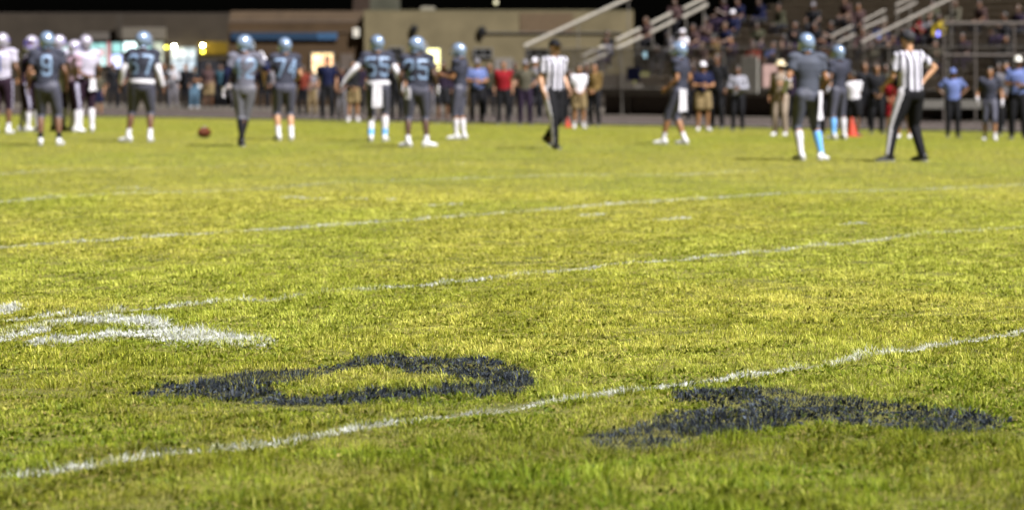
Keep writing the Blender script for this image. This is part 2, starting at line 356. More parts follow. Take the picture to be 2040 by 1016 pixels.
neark = np.clip((13.2 - by) / 2.6, 0, 1)[:, None]; lush = np.clip((fbm(bx / .45, by / .6, 201, 2) - .45) * 5, 0, 1)[:, None]
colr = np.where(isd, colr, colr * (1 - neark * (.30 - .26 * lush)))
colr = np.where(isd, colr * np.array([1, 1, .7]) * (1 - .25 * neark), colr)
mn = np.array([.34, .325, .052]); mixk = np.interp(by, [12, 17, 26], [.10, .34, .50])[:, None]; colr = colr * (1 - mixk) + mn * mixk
pt = np.clip((fbm(bx / 1.5, by / 3.2, 301, 3) - .44) * 4.5, 0, 1)[:, None]; colr = colr * np.array([1, 1, 1]) * (1 - pt * np.array([.12, .04, .15]))
colr = colr * (1 - neark * lush * np.array([.12, .02, .16]))
colr = np.where(flat[:, None], np.array([.34, .27, .10]) * (.6 + .7 * rnd), colr)
wcol = np.array([.62, .64, .62]) * (.75 + .3 * rnd); bcol = np.array([.025, .030, .038]) * (.6 + 1.3 * rnd ** 2) * (.7 + .6 * tid[:, None]) + np.array([.06, .075, .095]) * (rng.random((N, 1)) < .16)
dk = (dust * (rng.random(N) < .6))[:, None]; ik_ = (inkd * (rng.random(N) < .7))[:, None]
colr = colr * (1 - dk) + np.array([.55, .56, .52]) * dk; colr = colr * (1 - ik_) + np.array([.022, .03, .045]) * ik_
def grass_mat(name):
    m = bpy.data.materials.new(name); m.use_nodes = True; nt = m.node_tree; L_ = nt.links; nt.nodes.clear()
    out = nt.nodes.new('ShaderNodeOutputMaterial'); at_ = nt.nodes.new('ShaderNodeAttribute'); at_.attribute_name = 'tint'
    d = nt.nodes.new('ShaderNodeBsdfPrincipled'); t = nt.nodes.new('ShaderNodeBsdfTranslucent'); mx = nt.nodes.new('ShaderNodeMixShader'); mx.inputs[0].default_value = .44
    d.inputs['Roughness'].default_value = .5; d.inputs['Specular IOR Level'].default_value = .12
    L_.new(at_.outputs['Color'], d.inputs['Base Color']); L_.new(at_.outputs['Color'], t.inputs['Color'])
    L_.new(d.outputs[0], mx.inputs[1]); L_.new(t.outputs[0], mx.inputs[2]); L_.new(mx.outputs[0], out.inputs[0]); return m
GM = grass_mat('grass blades')
def blades(sel, col):
    i = np.nonzero(sel)[0]; n = len(i); nr = by[i] < 32
    a = i[nr]; b = i[~nr]; na, nb = len(a), len(b)
    co = np.concatenate([np.stack([c0[a], c1[a], c2[a], c3[a], c4[a]], 1).reshape(-1, 3), np.stack([c0[b], c1[b], c4[b]], 1).reshape(-1, 3)])
    o1 = np.arange(na)[:, None] * 5; f1 = np.concatenate([o1 + np.array([[0, 1, 2, 3]])], 1); f2 = o1 + np.array([[3, 2, 4]])
    f3 = np.arange(nb)[:, None] * 3 + na * 5 + np.array([[0, 1, 2]])
    fl = np.concatenate([f1.ravel(), f2.ravel(), f3.ravel()]); sz = np.concatenate([np.full(na, 4), np.full(na + nb, 3)]).astype('i')
    attr = np.concatenate([np.repeat(col[a], 5, 0), np.repeat(col[b], 3, 0)])
    return fast_mesh('blades', co, fl, sz, attr)
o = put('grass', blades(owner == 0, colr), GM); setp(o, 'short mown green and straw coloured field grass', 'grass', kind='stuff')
for i, (name, lab, cc, kind, grp) in enumerate(marks):
    sel = owner == i + 1
    if not sel.any(): continue
    o = put(name, blades(sel, wcol if cc == 'w' else bcol), GM); setp(o, lab, None, grp, kind)
del c0, c1, c2, c3, c4
# ------------------------------------------------------------------ people
def build_hand():                       # right hand, wrist at origin, fingers along +Y, palm facing -Z, thumb on -X
    g = G(); g.loft([(0, -.03, 0), (0, 0, 0), (0, .04, 0), (0, .085, 0)], [(.026, .021), (.029, .019), (.040, .016), (.041, .014)], 14)
    for i, (x, ln, sp) in enumerate(((-.031, .070, -.16), (-.010, .080, -.03), (.011, .074, .09), (.031, .058, .22))):
        p = V((x, .078, 0)); pts = [p - V((0, .02, 0)), p]; a = .20
        for seg_, l in enumerate((.45, .3, .25)):
            p = p + V((math.sin(sp) * math.cos(a), math.cos(a) * math.cos(sp), -math.sin(a))) * ln * l; pts.append(p); a += .38
        g.loft(pts, [.009, .0095, .0088, .008, .006], 8); g.ball(pts[-1], .0065, 8)
    g.loft([(-.018, .015, -.002), (-.042, .040, -.008), (-.055, .066, -.016), (-.058, .088, -.024)], [.014, .012, .0105, .007], 8); g.ball((-.058, .09, -.024), .0075, 8)
    return mesh_to_g(fuse(g, .005, 1))
def build_head():                       # centre of the skull at origin, face towards +Y
    g = G(); g.ball((0, -.012, .018), (.076, .094, .098), 20); g.ball((0, .022, -.045), (.060, .066, .062), 16)
    g.ball((0, .058, -.088), (.028, .024, .022), 12); g.loft([(0, -.02, -.04), (0, -.03, -.16)], [.056, .058], 14)
    g.loft([(0, .080, .012), (0, .098, -.020), (0, .103, -.034)], [.010, .013, .014], 10); g.ball((.013, .092, -.036), .010, 8); g.ball((-.013, .092, -.036), .010, 8)
    g.ball((0, .078, -.062), (.026, .013, .009), 12); g.ball((.03, .068, .030), (.026, .016, .009), 10); g.ball((-.03, .068, .030), (.026, .016, .009), 10)
    for s in (-1, 1): g.ball((.077 * s, -.012, -.010), (.010, .020, .034), 12)
    h = mesh_to_g(fuse(g, .006, 2)); n = len(h.f)
    for s in (-1, 1): h.ball((.030 * s, .0745, .006), .0125, 10)
    h.ball((0, .0865, -.064), (.022, .006, .0035), 10)
    h.eye_from = n; return h
HANDG, HEADG = build_hand(), build_head()
def build_helmet():
    g = G(); r = (.124, .148, .138)
    kp = lambda p: not (p.y > .045 and p.z < .045 and abs(p.x) < .112) and not (p.z < -.118)
    for sc_, flip in ((1, 0), (.93, 1)):
        a = G().ball((0, 0, 0), tuple(q * sc_ for q in r), 32, keep=kp)
        if flip: a.f = [f[::-1] for f in a.f]
        g.merge(a)
    for s in (-1, 1): g.loft([(.104 * s, .03, -.02), (.096 * s, .072, -.075), (.088 * s, .094, -.105)], [(.012, .040), (.012, .032), (.011, .020)], 12, side=(1, 0, 0))
    g.loft([(-.1, -.03, -.118), (-.06, -.1, -.115), (0, -.118, -.112), (.06, -.1, -.115), (.1, -.03, -.118)], [.012] * 5, 8)
    m = G()
    for z, w_, d in ((.038, .104, .150), (-.022, .112, .178), (-.060, .108, .184), (-.098, .096, .172)):
        m.tube([(w_ * math.sin(t), .05 + (d - .05) * math.cos(t) ** .7 if abs(t) < 1.55 else .05, z) for t in np.linspace(-1.5, 1.5, 13)], .0055, 6)
    for s in (-.035, .035): m.tube([(s, .146, .038), (s, .172, -.02), (s, .178, -.06), (s * .9, .166, -.098)], .0055, 6)
    st = G(); vv = []; n = 20
    for i in range(n + 1):
        t = R(-20 + 175 * i / n)
        for x in (-.02, .02): vv.append((x, .150 * math.cos(t), .1405 * math.sin(t)))
    st.add(vv, [(2 * i, 2 * i + 1, 2 * i + 3, 2 * i + 2) for i in range(n)])
    dc = G()
    for s in (-1, 1):
        pts = []
        for t in np.linspace(0, 2 * math.pi, 17)[:-1]:
            y, z = -.02 + .045 * math.cos(t), .015 + .03 * math.sin(t) * (1 + .3 * math.cos(2 * t)); pts.append((s * (.1262 * math.sqrt(max(0, 1 - (y / .148) ** 2 - (z / .138) ** 2)) + .001), y, z))
        dc.add(pts, [tuple(range(16)) if s > 0 else tuple(range(16))[::-1]])
    return g.mesh('helmet'), m.mesh('mask'), st.mesh('st'), dc.mesh('decal')
HELM, HMASK, HSTR, HDEC = build_helmet()
def build_shoe():                       # ankle at (0,0,.09), toe to +Y
    g = G(); g.loft([(0, -.075, .045), (0, -.05, .05), (0, 0, .050), (0, .06, .042), (0, .12, .034), (0, .165, .030), (0, .185, .028)],
                    [(.024, .030), (.036, .045), (.039, .048), (.044, .038), (.047, .030), (.036, .024), (.018, .014)], 14)
    g.loft([(0, -.012, .05), (0, -.008, .115)], [.045, .042], 14); return fuse(g, .009, 1)
def build_sole():
    g = G(); g.loft([(0, -.082, .008), (0, -.05, .009), (0, .03, .009), (0, .12, .009), (0, .17, .010), (0, .19, .012)], [(.022, .009), (.039, .010), (.041, .010), (.049, .010), (.036, .010), (.016, .008)], 12); return g.mesh('sole')
SHOE, SOLE = build_shoe(), build_sole()
def build_cap():
    g = G(); g.ball((0, -.012, .030), (.086, .106, .100), 24, keep=lambda p: p.z > -.01); pass
    b = G(); vv = []
    for i in range(13):
        t = R(-58 + 116 * i / 12)
        for k, (rr_, dz) in enumerate(((.98, 0), (1.70 - .25 * abs(t), -.018))):
            x, y = .085 * math.sin(t) * (1 if k == 0 else 1.05), .104 * math.cos(t) * rr_ - .012
            for dd in (0, -.005): vv.append((x, y, .040 + dz + dd))
    fs = []
    for i in range(12):
        a = i * 4; c = a + 4; fs += [(a, a + 2, c + 2, c), (a + 1, c + 1, c + 3, a + 3), (a + 2, a + 3, c + 3, c + 2)]
    b.add(vv, fs); return g.mesh('cap'), b.mesh('brim')
CAP, BRIM = build_cap()
def build_hair(long):
    g = G(); kp = lambda p: not (p.y > .02 and p.z < .052) and p.z > -.055
    g.ball((0, -.018, .022), (.086, .102, .106), 22, keep=kp); g.ball((0, -.018, .022), (.078, .094, .098), 22, keep=kp)
    for i in range(26):
        t = random.random() * 6.28; p = random.random() * 1.1; c = V((.082 * math.sin(p) * math.cos(t), .098 * math.sin(p) * math.sin(t) - .018, .102 * math.cos(p) + .022)); g.ball(c, .014 + .008 * random.random(), 8)
    if long:
        for i in range(13):
            t = R(180 + 15 + 150 * i / 12) ; x, y = .080 * math.cos(t), .085 * math.sin(t) - .012
            g.loft([(x, y, .03), (x * 1.12, y * 1.15, -.08), (x * 1.15, y * 1.2, -.20), (x * 1.0, y * 1.1, -.28)], [.018, .022, .020, .008], 8)
    return g.mesh('hair')
HAIRS, HAIRL = build_hair(False), build_hair(True)
def build_brimhat():
    g = G(); g.loft([(0, -.01, .02), (0, -.01, .045), (0, -.01, .055), (0, -.01, .12), (0, -.01, .142)], [(.155, .170), (.150, .165), (.090, .108), (.082, .098), (.055, .065)], 24); return g.mesh('hat')
BHAT = build_brimhat()
def ik(a, b, l1, l2, pole):
    d = b - a; D = min(d.length, (l1 + l2) * .995); dn = d.normalized(); b = a + dn * D
    x = (l1 * l1 - l2 * l2 + D * D) / (2 * D); h = math.sqrt(max(l1 * l1 - x * x, 0)); p = V(pole) - dn * V(pole).dot(dn); p.normalize()
    return a + dn * x + p * h, b
class Sk:                               # skeleton of a 1.80 m person facing +Y, from a pose
    def __init__(s, p):
        fl, fr = p.get('fl', (-.13, 0)), p.get('fr', (.13, 0)); lean = p.get('lean', (0, .02)); s.p = p
        sw = R(p.get('twist', 0)); s.seated = p.get('sit', False)
        s.ank = [V((fl[0], fl[1], .09 + (fl[2] if len(fl) > 2 else 0))), V((fr[0], fr[1], .09 + (fr[2] if len(fr) > 2 else 0)))]
        px, py = p.get('pel', ((fl[0] + fr[0]) / 2, (fl[1] + fr[1]) / 2))
        if s.seated: pz = .50
        else:
            pz = 1.0
            for i, sd in enumerate((-1, 1)):
                h = V((px + sd * .09 - s.ank[i].x, py - s.ank[i].y, 0)).length; pz = min(pz, s.ank[i].z + math.sqrt(max(.843 ** 2 - h * h, .1)))
            pz -= p.get('drop', 0)
        s.pel = V((px, py, pz)); s.hip = [s.pel + V((sd * .09, 0, 0)) for sd in (-1, 1)]; s.knee = []
        for i, sd in enumerate((-1, 1)):
            k, a = ik(s.hip[i], s.ank[i], .43, .42, (sd * .12, 1, .1)); s.knee.append(k); s.ank[i] = a
        s.up = V((lean[0], lean[1], 1)).normalized(); s.sa = V((math.cos(sw), math.sin(sw), 0)); s.sa = (s.sa - s.up * s.sa.dot(s.up)).normalized()
        s.fw = s.up.cross(s.sa); s.neck = s.pel + s.up * .555
        s.sh = [s.neck + s.sa * (sd * .18) - s.up * .055 for sd in (-1, 1)]; s.elb = []; s.wr = []
        for i, sd in enumerate((-1, 1)):
            key = ('al', 'ar')[i]; t = V(p.get(key, (.07, .04, -.50))); pole = V(p.get(key + 'p', (.35, -1, -.1)))
            T = s.sh[i] + s.sa * (sd * t.x) + s.fw * t.y + V((0, 0, 1)) * t.z; po = s.sa * (sd * pole.x) + s.fw * pole.y + V((0, 0, pole.z))
            e, w_ = ik(s.sh[i], T, .285, .255, po); s.elb.append(e); s.wr.append(w_)
        hy, hp = p.get('head', (0, 0)); s.headM = Matrix.Translation(s.neck + s.up * .165 + s.fw * .015) @ Matrix.Rotation(R(hy) + sw, 4, 'Z') @ Matrix.Rotation(R(hp), 4, 'X')
def ln(a, b, t): return a + (b - a) * t
def body_mesh(s, b):
    g = G(); u, sa = s.up, s.sa; P0 = s.pel
    g.loft([P0 - u * .06, P0, P0 + u * .10, P0 + u * .20, P0 + u * .34, P0 + u * .46, P0 + u * .53], [(.125 * b, .10 * b), (.160 * b, .115 * b), (.145 * b, .105 * b), (.135 * b, .10 * b), (.165 * b, .115 * b), (.165 * b, .10 * b), (.09, .07)], 18, side=sa)
    g.loft([s.neck - u * .03, s.headM @ V((0, -.02, -.06))], [.062, .056], 14)
    for i in (0, 1):
        h, k, a = s.hip[i], s.knee[i], s.ank[i]; e, w_, sh = s.elb[i], s.wr[i], s.sh[i]
        g.ball(h, .10 * b, 14); g.loft([h, ln(h, k, .3), ln(h, k, .7), k], [.092 * b, .086 * b, .068 * b, .056], 14); g.ball(k, .057, 12)
        g.loft([k, ln(k, a, .22) - V((0, .012, 0)), ln(k, a, .45) - V((0, .01, 0)), ln(k, a, .8), a], [.052, .060, .056, .038, .036], 12)
        g.loft([a, a + V((0, .02, -.04))], [.036, .034], 10)
        fd = s.footdir(i); g.loft([a - fd * .045 + V((0, 0, -.045)), a + fd * .04 + V((0, 0, -.045)), a + fd * .15 + V((0, 0, -.063))], [.030, .036, .022], 10)
        g.loft([s.neck - u * .06 + sa * (.05 * (1, -1)[1 - i]), sh], [.055, .062], 12); g.ball(sh, .066 * b, 12)
        g.loft([sh, ln(sh, e, .4), e], [.056 * b, .050 * b, .040], 12); g.ball(e, .040, 10); g.loft([e, ln(e, w_, .3), w_], [.040, .041, .026], 12)
    m = mesh_to_g(fuse(g, .016, 2))
    for i in (0, 1): m.merge(HANDG, s.handM(i))
    n = len(m.f); m.merge(HEADG, s.headM); me = m.mesh('body'); mi = np.zeros(len(m.f), 'i'); mi[n + HEADG.eye_from:] = 1
    while len(me.materials) < 2: me.materials.append(None)
    me.polygons.foreach_set('material_index', mi); return me
def footdir(s, i):
    a = R((s.p.get('ytl', 12), s.p.get('ytr', -12))[i]); return V((-math.sin(a), math.cos(a), 0))
def handM(s, i):
    d = (s.wr[i] - s.elb[i]).normalized(); nrm = (s.fw * (0) - s.sa * (-1, 1)[i]) * -1          # palm faces the body
    nrm = nrm * (-1); z = -(nrm - d * nrm.dot(d))
    if z.length < .2: z = V((0, 0, 1)) - d * d.z
    z.normalize(); x = d.cross(z); M = Matrix((x, d, z)).transposed().to_4x4(); M.translation = s.wr[i]
    if (M.to_3x3() @ V((-1, 0, 0))).dot(s.fw) < 0 and abs(d.z) > .5: M = M @ Matrix.Diagonal((-1, 1, 1, 1))
    return M
Sk.footdir, Sk.handM = footdir, handM
def top_mesh(s, b, kind):
    g = G(); u, sa = s.up, s.sa; P0 = s.pel; pad = kind == 'jersey'; o_ = .014 if pad else .022
    low = -.02 if not pad else .03
    ch = .035 if pad else 0
    g.loft([P0 + u * low, P0 + u * .10, P0 + u * .22, P0 + u * .34, P0 + u * .45, P0 + u * .525, P0 + u * .565], [(.158 * b + o_, .112 * b + o_), (.150 * b + o_, .112 * b + o_), (.152 * b + o_, .112 * b + o_), (.172 * b + o_ + ch * .6, .118 * b + o_ + ch * .5), (.170 * b + o_ + ch, .108 * b + o_ + ch), (.12 + ch, .088 + ch * .6), (.072 + ch * .3, .068)], 22, side=sa)
    fr = {'jersey': .62, 'tee': .70, 'long': 1.0}[kind]
    for i in (0, 1):
        sh, e, w_ = s.sh[i], s.elb[i], s.wr[i]; sd = (-1, 1)[i]
        if pad:
            c = sh + sa * sd * .012 + u * .022; g.ball(c, (.105, .098, .078), 16, M=Matrix((sa, s.fw, u)).transposed()); g.loft([s.neck - u * .03 + sa * sd * .05, c], [(.06, .075), (.075, .09)], 12)
            g.loft([sh, ln(sh, e, .35), ln(sh, e, fr)], [.088, .080, .068], 14)
        else:
            g.loft([s.neck - u * .045 + sa * sd * .05, sh], [.064, .074], 12); g.ball(sh, .078 * b, 12)
            if kind == 'tee': g.loft([sh, ln(sh, e, .4), ln(sh, e, fr)], [.072 * b, .070, .070], 14)
            else: g.loft([sh, ln(sh, e, .4), e], [.072 * b, .064 * b, .056], 14); g.ball(e, .056, 12); g.loft([e, ln(e, w_, .5), ln(e, w_, .97)], [.056, .050, .038], 12)
    return fuse(g, .014, 3)
def bottom_mesh(s, b, kind):
    g = G(); u, sa = s.up, V((1, 0, 0)); P0 = s.pel; o_ = {'football': .012, 'shorts': .022, 'trousers': .018}[kind]
    g.loft([P0 - V((0, 0, .085)), P0, P0 + u * .07, P0 + u * .10], [(.12 * b + o_, .10 * b + o_), (.166 * b + o_, .120 * b + o_), (.160 * b + o_, .112 * b + o_), (.156 * b + o_, .108 * b + o_)], 20, side=sa)
    for i in (0, 1):
        h, k, a = s.hip[i], s.knee[i], s.ank[i]; g.ball(h, .10 * b + o_, 14)
        if kind == 'football': g.loft([h, ln(h, k, .3), ln(h, k, .7), k], [.098 * b + o_, .094 * b + o_, .076 * b + o_, .068 + .008], 16); g.ball(k, .073, 14); g.loft([k, ln(k, a, .22)], [.072, .068], 14)
        elif kind == 'shorts': g.loft([h, ln(h, k, .4), ln(h, k, .9)], [.10 * b + o_, .105 * b + o_, .092 * b + o_], 16)
        else: g.loft([h, ln(h, k, .4), k], [.10 * b + o_, .088 * b + o_, .072 + o_ * .5], 16); g.ball(k, .078, 14); g.loft([k, ln(k, a, .5), ln(k, a, .96) , a + V((0, 0, -.02))], [.077, .068, .058, .060], 14)
    return fuse(g, .014, 3)
def sock_mesh(s, i, t0, t1=1.0):
    k, a = s.knee[i], s.ank[i]; base = [(0, .056), (.22, .064), (.45, .060), (.8, .042), (1, .041)]; g = G(); pts, rd = [], []
    for t in np.linspace(t0, t1, 7):
        r = np.interp(t, [q[0] for q in base], [q[1] for q in base]); off = .011 * (1 if .1 < t < .6 else .3); pts.append(ln(k, a, float(t)) - V((0, off, 0))); rd.append(float(r))
    if t1 >= 1: pts.append(a + V((0, .004, -.03))); rd.append(.040)
    g.loft(pts, rd, 16); return g.mesh('sock')
def sleeve_mesh(s, i, t0=.55, t1=.97, low=False):
    g = G(); sh, e, w_ = s.sh[i], s.elb[i], s.wr[i]
    if low: g.loft([e + (w_ - e) * .05, ln(e, w_, .4), ln(e, w_, .98)], [.050, .048, .034], 14)
    else: g.loft([ln(sh, e, t0), ln(sh, e, .9), e, ln(e, w_, .1), ln(e, w_, .4), ln(e, w_, t1)], [.060, .052, .050, .050, .048, .034], 14)
    return g.mesh('sleeve')
GLIFT = None
def glove_mesh(s, i):
    h = G(); n = 1.0; c = V((0, .05, 0))
    M = s.handM(i); g = G()
    for p in HANDG.v: g.v.append(M @ (V((p.x * 1.14, (p.y - .05) * 1.05 + .05, p.z * 1.2))))
    g.f = list(HANDG.f); g.loft([s.wr[i] - (s.wr[i] - s.elb[i]).normalized() * .045, s.wr[i] + (s.wr[i] - s.elb[i]).normalized() * .012], [.037, .036], 12); return g.mesh('glove')
DIG = {'0': [[(0, .12), (0, .88), (.12, 1), (.48, 1), (.6, .88), (.6, .12), (.48, 0), (.12, 0), (0, .12)]], '1': [[(.1, .85), (.3, 1), (.3, 0)]],
       '2': [[(0, .85), (.12, 1), (.48, 1), (.6, .88), (.6, .6), (0, .15), (0, 0), (.6, 0)]], '4': [[(.45, 0), (.45, 1), (0, .35), (0, .3), (.62, .3)]],
       '5': [[(.6, 1), (0, 1), (0, .57), (.48, .57), (.6, .45), (.6, .12), (.48, 0), (.12, 0), (0, .14)]],
       '6': [[(.6, .86), (.48, 1), (.12, 1), (0, .88), (0, .12), (.12, 0), (.48, 0), (.6, .12), (.6, .42), (.48, .54), (0, .54)]],
       '7': [[(0, 1), (.6, 1), (.6, .85), (.25, 0)]], '9': [[(0, .14), (.12, 0), (.48, 0), (.6, .12), (.6, .88), (.48, 1), (.12, 1), (0, .88), (0, .58), (.12, .46), (.6, .46)]]}
def number_mesh(s, jersey, txt, front=False, hh=.28, th=.042, zc=.335):
    bv = BVHTree.FromPolygons([v.co for v in jersey.vertices], [p.vertices for p in jersey.polygons]); g = G(); cell = .0085
    dw = .6 * .8 * hh; gap = .095; tot = len(txt) * dw + (len(txt) - 1) * gap; sd = 1 if front else -1; c0_ = s.pel + s.up * zc
    def pt(x, z): # x to the reader's right
        o_ = c0_ + s.sa * (x * -sd) + s.up * z + s.fw * (sd * .6); hit = bv.ray_cast(o_, s.fw * -sd)
        return hit[0] + s.fw * (sd * .005) if hit[0] else None
    cache = {}
    for n, ch in enumerate(txt):
        x0 = -tot / 2 + n * (dw + gap); segs = [(V((a[0] * .8 * hh + x0, a[1] * hh - hh / 2)), V((b[0] * .8 * hh + x0, b[1] * hh - hh / 2))) for pl in DIG[ch] for a, b in zip(pl[:-1], pl[1:])]
        for i in range(int((x0 - th) / cell) - 1, int((x0 + dw + th) / cell) + 2):
            for j in range(int((-hh / 2 - th) / cell) - 1, int((hh / 2 + th) / cell) + 2):
                p = V((i + .5, j + .5)) * cell
                if any((p - a - (b - a) * max(0, min(1, (p - a).dot(b - a) / (b - a).length_squared))).length < th / 2 for a, b in segs):
                    ids = []
                    for (a, b) in ((i, j), (i + 1, j), (i + 1, j + 1), (i, j + 1)):
                        if (a, b) not in cache:
                            q_ = pt(a * cell, b * cell); cache[a, b] = -1 if q_ is None else len(g.v)
                            if q_ is not None: g.v.append(q_)
                        ids.append(cache[a, b])
                    if -1 not in ids: g.f.append(tuple(ids))
    return g.mesh('number')
def towel_mesh(s, ang_, w_=.13, l=.36, r=(.178, .135)):
    a = R(ang_); g = G(); c = s.pel + V((r[0] * math.sin(a), -r[1] * math.cos(a), .06)); t = V((math.cos(a), math.sin(a), 0)); n = V((math.sin(a), -math.cos(a), 0)); vv = []; nz_ = 9
    for side in (0, 1):
        for i in range(nz_):
            for j in range(5):
                x = (j / 4 - .5) * w_ * (1 + .25 * i / nz_); vv.append(c + t * x + n * (.012 * math.sin(j * 2.3 + i * .5) + .022 + .012 * side * (1 if 0 else 1)) - V((0, 0, l * i / (nz_ - 1) + .01 * math.sin(j * 1.7) * (i == nz_ - 1))))
    fs = []
    for side in (0, 1):
        o_ = side * nz_ * 5
        for i in range(nz_ - 1):
            for j in range(4): q_ = (o_ + i * 5 + j, o_ + i * 5 + j + 1, o_ + (i + 1) * 5 + j + 1, o_ + (i + 1) * 5 + j); fs.append(q_ if side == 0 else q_[::-1])
    for i in range(nz_ - 1):
        for j in (0, 4): fs.append((i * 5 + j, (i + 1) * 5 + j, nz_ * 5 + (i + 1) * 5 + j, nz_ * 5 + i * 5 + j))
    return g.add(vv, fs).mesh('towel')
def band_mesh(s, b, r=.02):
    g = G(); P0 = s.pel; u = s.up; g.loft([P0 + u * .035, P0 + u * .06, P0 + u * .10], [(.162 * b + .032, .118 * b + .030), (.160 * b + .036, .118 * b + .034), (.158 * b + .032, .115 * b + .03)], 28, side=(1, 0, 0)); return g.mesh('waistband')
CACHE = {}
def cached(key, fn):
    if key not in CACHE: CACHE[key] = fn()
    return CACHE[key]
def person(px, top, foot, label, pose, pk, cat='person', yaw=0, b=1.0, skin=1, group=None, topk='tee', topm=WHT, botk='trousers', botm=BLK, shoe=SHOEB, sock=None, sockm=WHT,
           sockR=None, hat=None, hatm=BLK, hair=HAIR, long=False, num=None, numm=NUM, front=False, sleeve=None, glove=None, towel=None, band=None, loc=None, hgt=None, stripe=False, mask=MASK, decal=None, lowband=None):
    s = Sk(pose)
    if loc is None:
        loc = ground_at(px, foot); H = (foot - top) / FPX * loc.y; loc.x += 0; full = (s.headM @ V((0, 0, .12))).z + (.02 if hat == 'helmet' else 0)
        scale = H / full
    else: scale = (hgt or 1.75) / 1.8
    t = thing('person', label, cat, loc, R(yaw), group, scale)
    put('body', cached(('b', pk, b), lambda: body_mesh(s, b)), [SKIN[skin], EYE], t)
    jm = cached(('t', pk, b, topk), lambda: top_mesh(s, b, topk)); J = put({'jersey': 'jersey', 'tee': 'shirt', 'long': 'long_sleeve_top'}[topk], jm, topm, t)
    if stripe and botk == 'football': num = num or None
    bm_ = cached(('p', pk, b, botk), lambda: bottom_mesh(s, b, botk))
    if stripe:
        bm_ = bm_.copy(); 
        while len(bm_.materials) < 2: bm_.materials.append(None)
        for p in bm_.polygons:
            c, n = p.center, p.normal; i = 0 if c.x < s.pel.x else 1; d = (-1, 1)[i]
            if n.x * d > (.93 if botk == 'football' else .74) and abs(n.y) < .6: p.material_index = 1
        put('football_trousers' if botk == 'football' else 'trousers', bm_, [botm, GREYST if botk == 'football' else WHT], t)
    else: put({'football': 'football_trousers', 'shorts': 'shorts', 'trousers': 'trousers'}[botk], bm_, botm, t)
    for i in (0, 1):
        st = (sockR if (i == 1 and sockR) else sock)
        if st is not None: put('sock', cached(('s', pk, i, st[0]), lambda: sock_mesh(s, i, st[0])), st[1] if len(st) > 1 else sockm, t)
        if lowband: put('ankle_wrap', cached(('lb', pk, i), lambda: G().loft([ln(s.knee[i], s.ank[i], q_) - V((0, .003, 0)) for q_ in (.72, .85, .97)], [.053, .049, .047], 14).mesh('w')), lowband, t)
        fd = s.footdir(i); M = Matrix.Translation(V((s.ank[i].x, s.ank[i].y, s.ank[i].z - .09))) @ Matrix.Rotation(math.atan2(-fd.x, fd.y), 4, 'Z')
        if s.ank[i].z > .14: M = M @ Matrix.Translation((0, 0, .09)) @ Matrix.Rotation(R(-28), 4, 'X') @ Matrix.Translation((0, 0, -.09))
        so_ = put('shoe', SHOE, shoe, t); so_.matrix_local = M; sl_ = put('sole', SOLE, mat('rubber sole', (.25, .25, .24), .7), so_)
        if sleeve and sleeve[i]: put('arm_sleeve', cached(('sl', pk, i, sleeve[i][0]), lambda: sleeve_mesh(s, i, low=sleeve[i][0] == 'low')), sleeve[i][1], t)
        if glove and glove[i]: put('glove', cached(('g', pk, i), lambda: glove_mesh(s, i)), glove[i], t)
    def onhead(nm, me, m, par=None, M=None): o_ = put(nm, me, m, par or t); 
    if hat == 'helmet':
        h = put('helmet', HELM, hatm, t); h.matrix_local = s.headM @ Matrix.Translation((0, -.005, .02)); put('face_mask', HMASK, mask, h)
        if decal: put('helmet_emblem', HDEC, decal, h)
    elif hat == 'brimmed': h = put('brimmed_hat', BHAT, hatm, t); h.matrix_local = s.headM
    else:
        h = put('hair', HAIRL if long else HAIRS, hair, t); h.matrix_local = s.headM
        if hat in ('cap', 'backcap'):
            c = put('cap', CAP, hatm, t); c.matrix_local = s.headM @ Matrix.Rotation(math.pi if hat == 'backcap' else 0, 4, 'Z') @ Matrix.Scale(1.05, 4); put('brim', BRIM, hatm, c)
            h.scale = (.97, .97, .93)
    if num: put('jersey_number', number_mesh(s, jm, num, front), numm, J)
    if towel: put('towel', towel_mesh(s, towel[0], *(towel[1:])), WHT, t)
    if band: put('waistband', cached(('bd', pk, b), lambda: band_mesh(s, b)), band, t)
    return t
# ------------------------------------------------------------------ players
HP = 'home players in slate uniforms'; OP = 'visiting players in white jerseys'
common = dict(topk='jersey', topm=JER, botk='football', botm=PANT, hat='helmet', hatm=HELB, group=HP)
def X(**k): d = dict(common); d.update(k); return d
person(96, 65, 290, 'football player with light blue number 9 on the back, bare arms hanging', dict(fl=(-.12, .0), fr=(.17, .0), pel=(-.02, 0), lean=(-.01, .06), twist=7, drop=.03, al=(.11, .03, -.48), ar=(.12, .08, -.46), head=(8, 6)), 'p9', skin=2, num='9', shoe=SHOEW, sock=(.75, BLK), b=1.08, **X())
person(279, 65, 283, 'football player with number 67 on the back, white sleeves and white waistband', dict(fl=(-.20, .06), fr=(.16, 0), pel=(.03, 0), lean=(.03, .06), twist=-8, drop=.02, al=(.20, .02, -.48), ar=(.14, .02, -.50), ytl=65, ytr=-5, head=(-30, 0)), 'p67', skin=2, num='67', shoe=SHOEW, sock=(.72, WHT), sleeve=[('f', WHT)] * 2, band=WHT, b=1.12, **X())
person(482, 72, 292, 'football player with number 42 on the back, navy sleeves, white gloves, black socks, legs crossed', dict(fl=(.01, -.04), fr=(-.03, .07), pel=(.04, 0), lean=(.01, .02), al=(.16, 0, -.49), ar=(.12, .16, .0), arp=(.6, -.3, -1), head=(-45, 0)), 'p42', skin=1, num='42', shoe=SHOEB, sock=(.15, BLK), sleeve=[('f', NAVY)] * 2, glove=[WHT] * 2, b=.96, **X(botm=PANTL, topm=mat('grey jersey fabric', (.10, .10, .13), .7)))
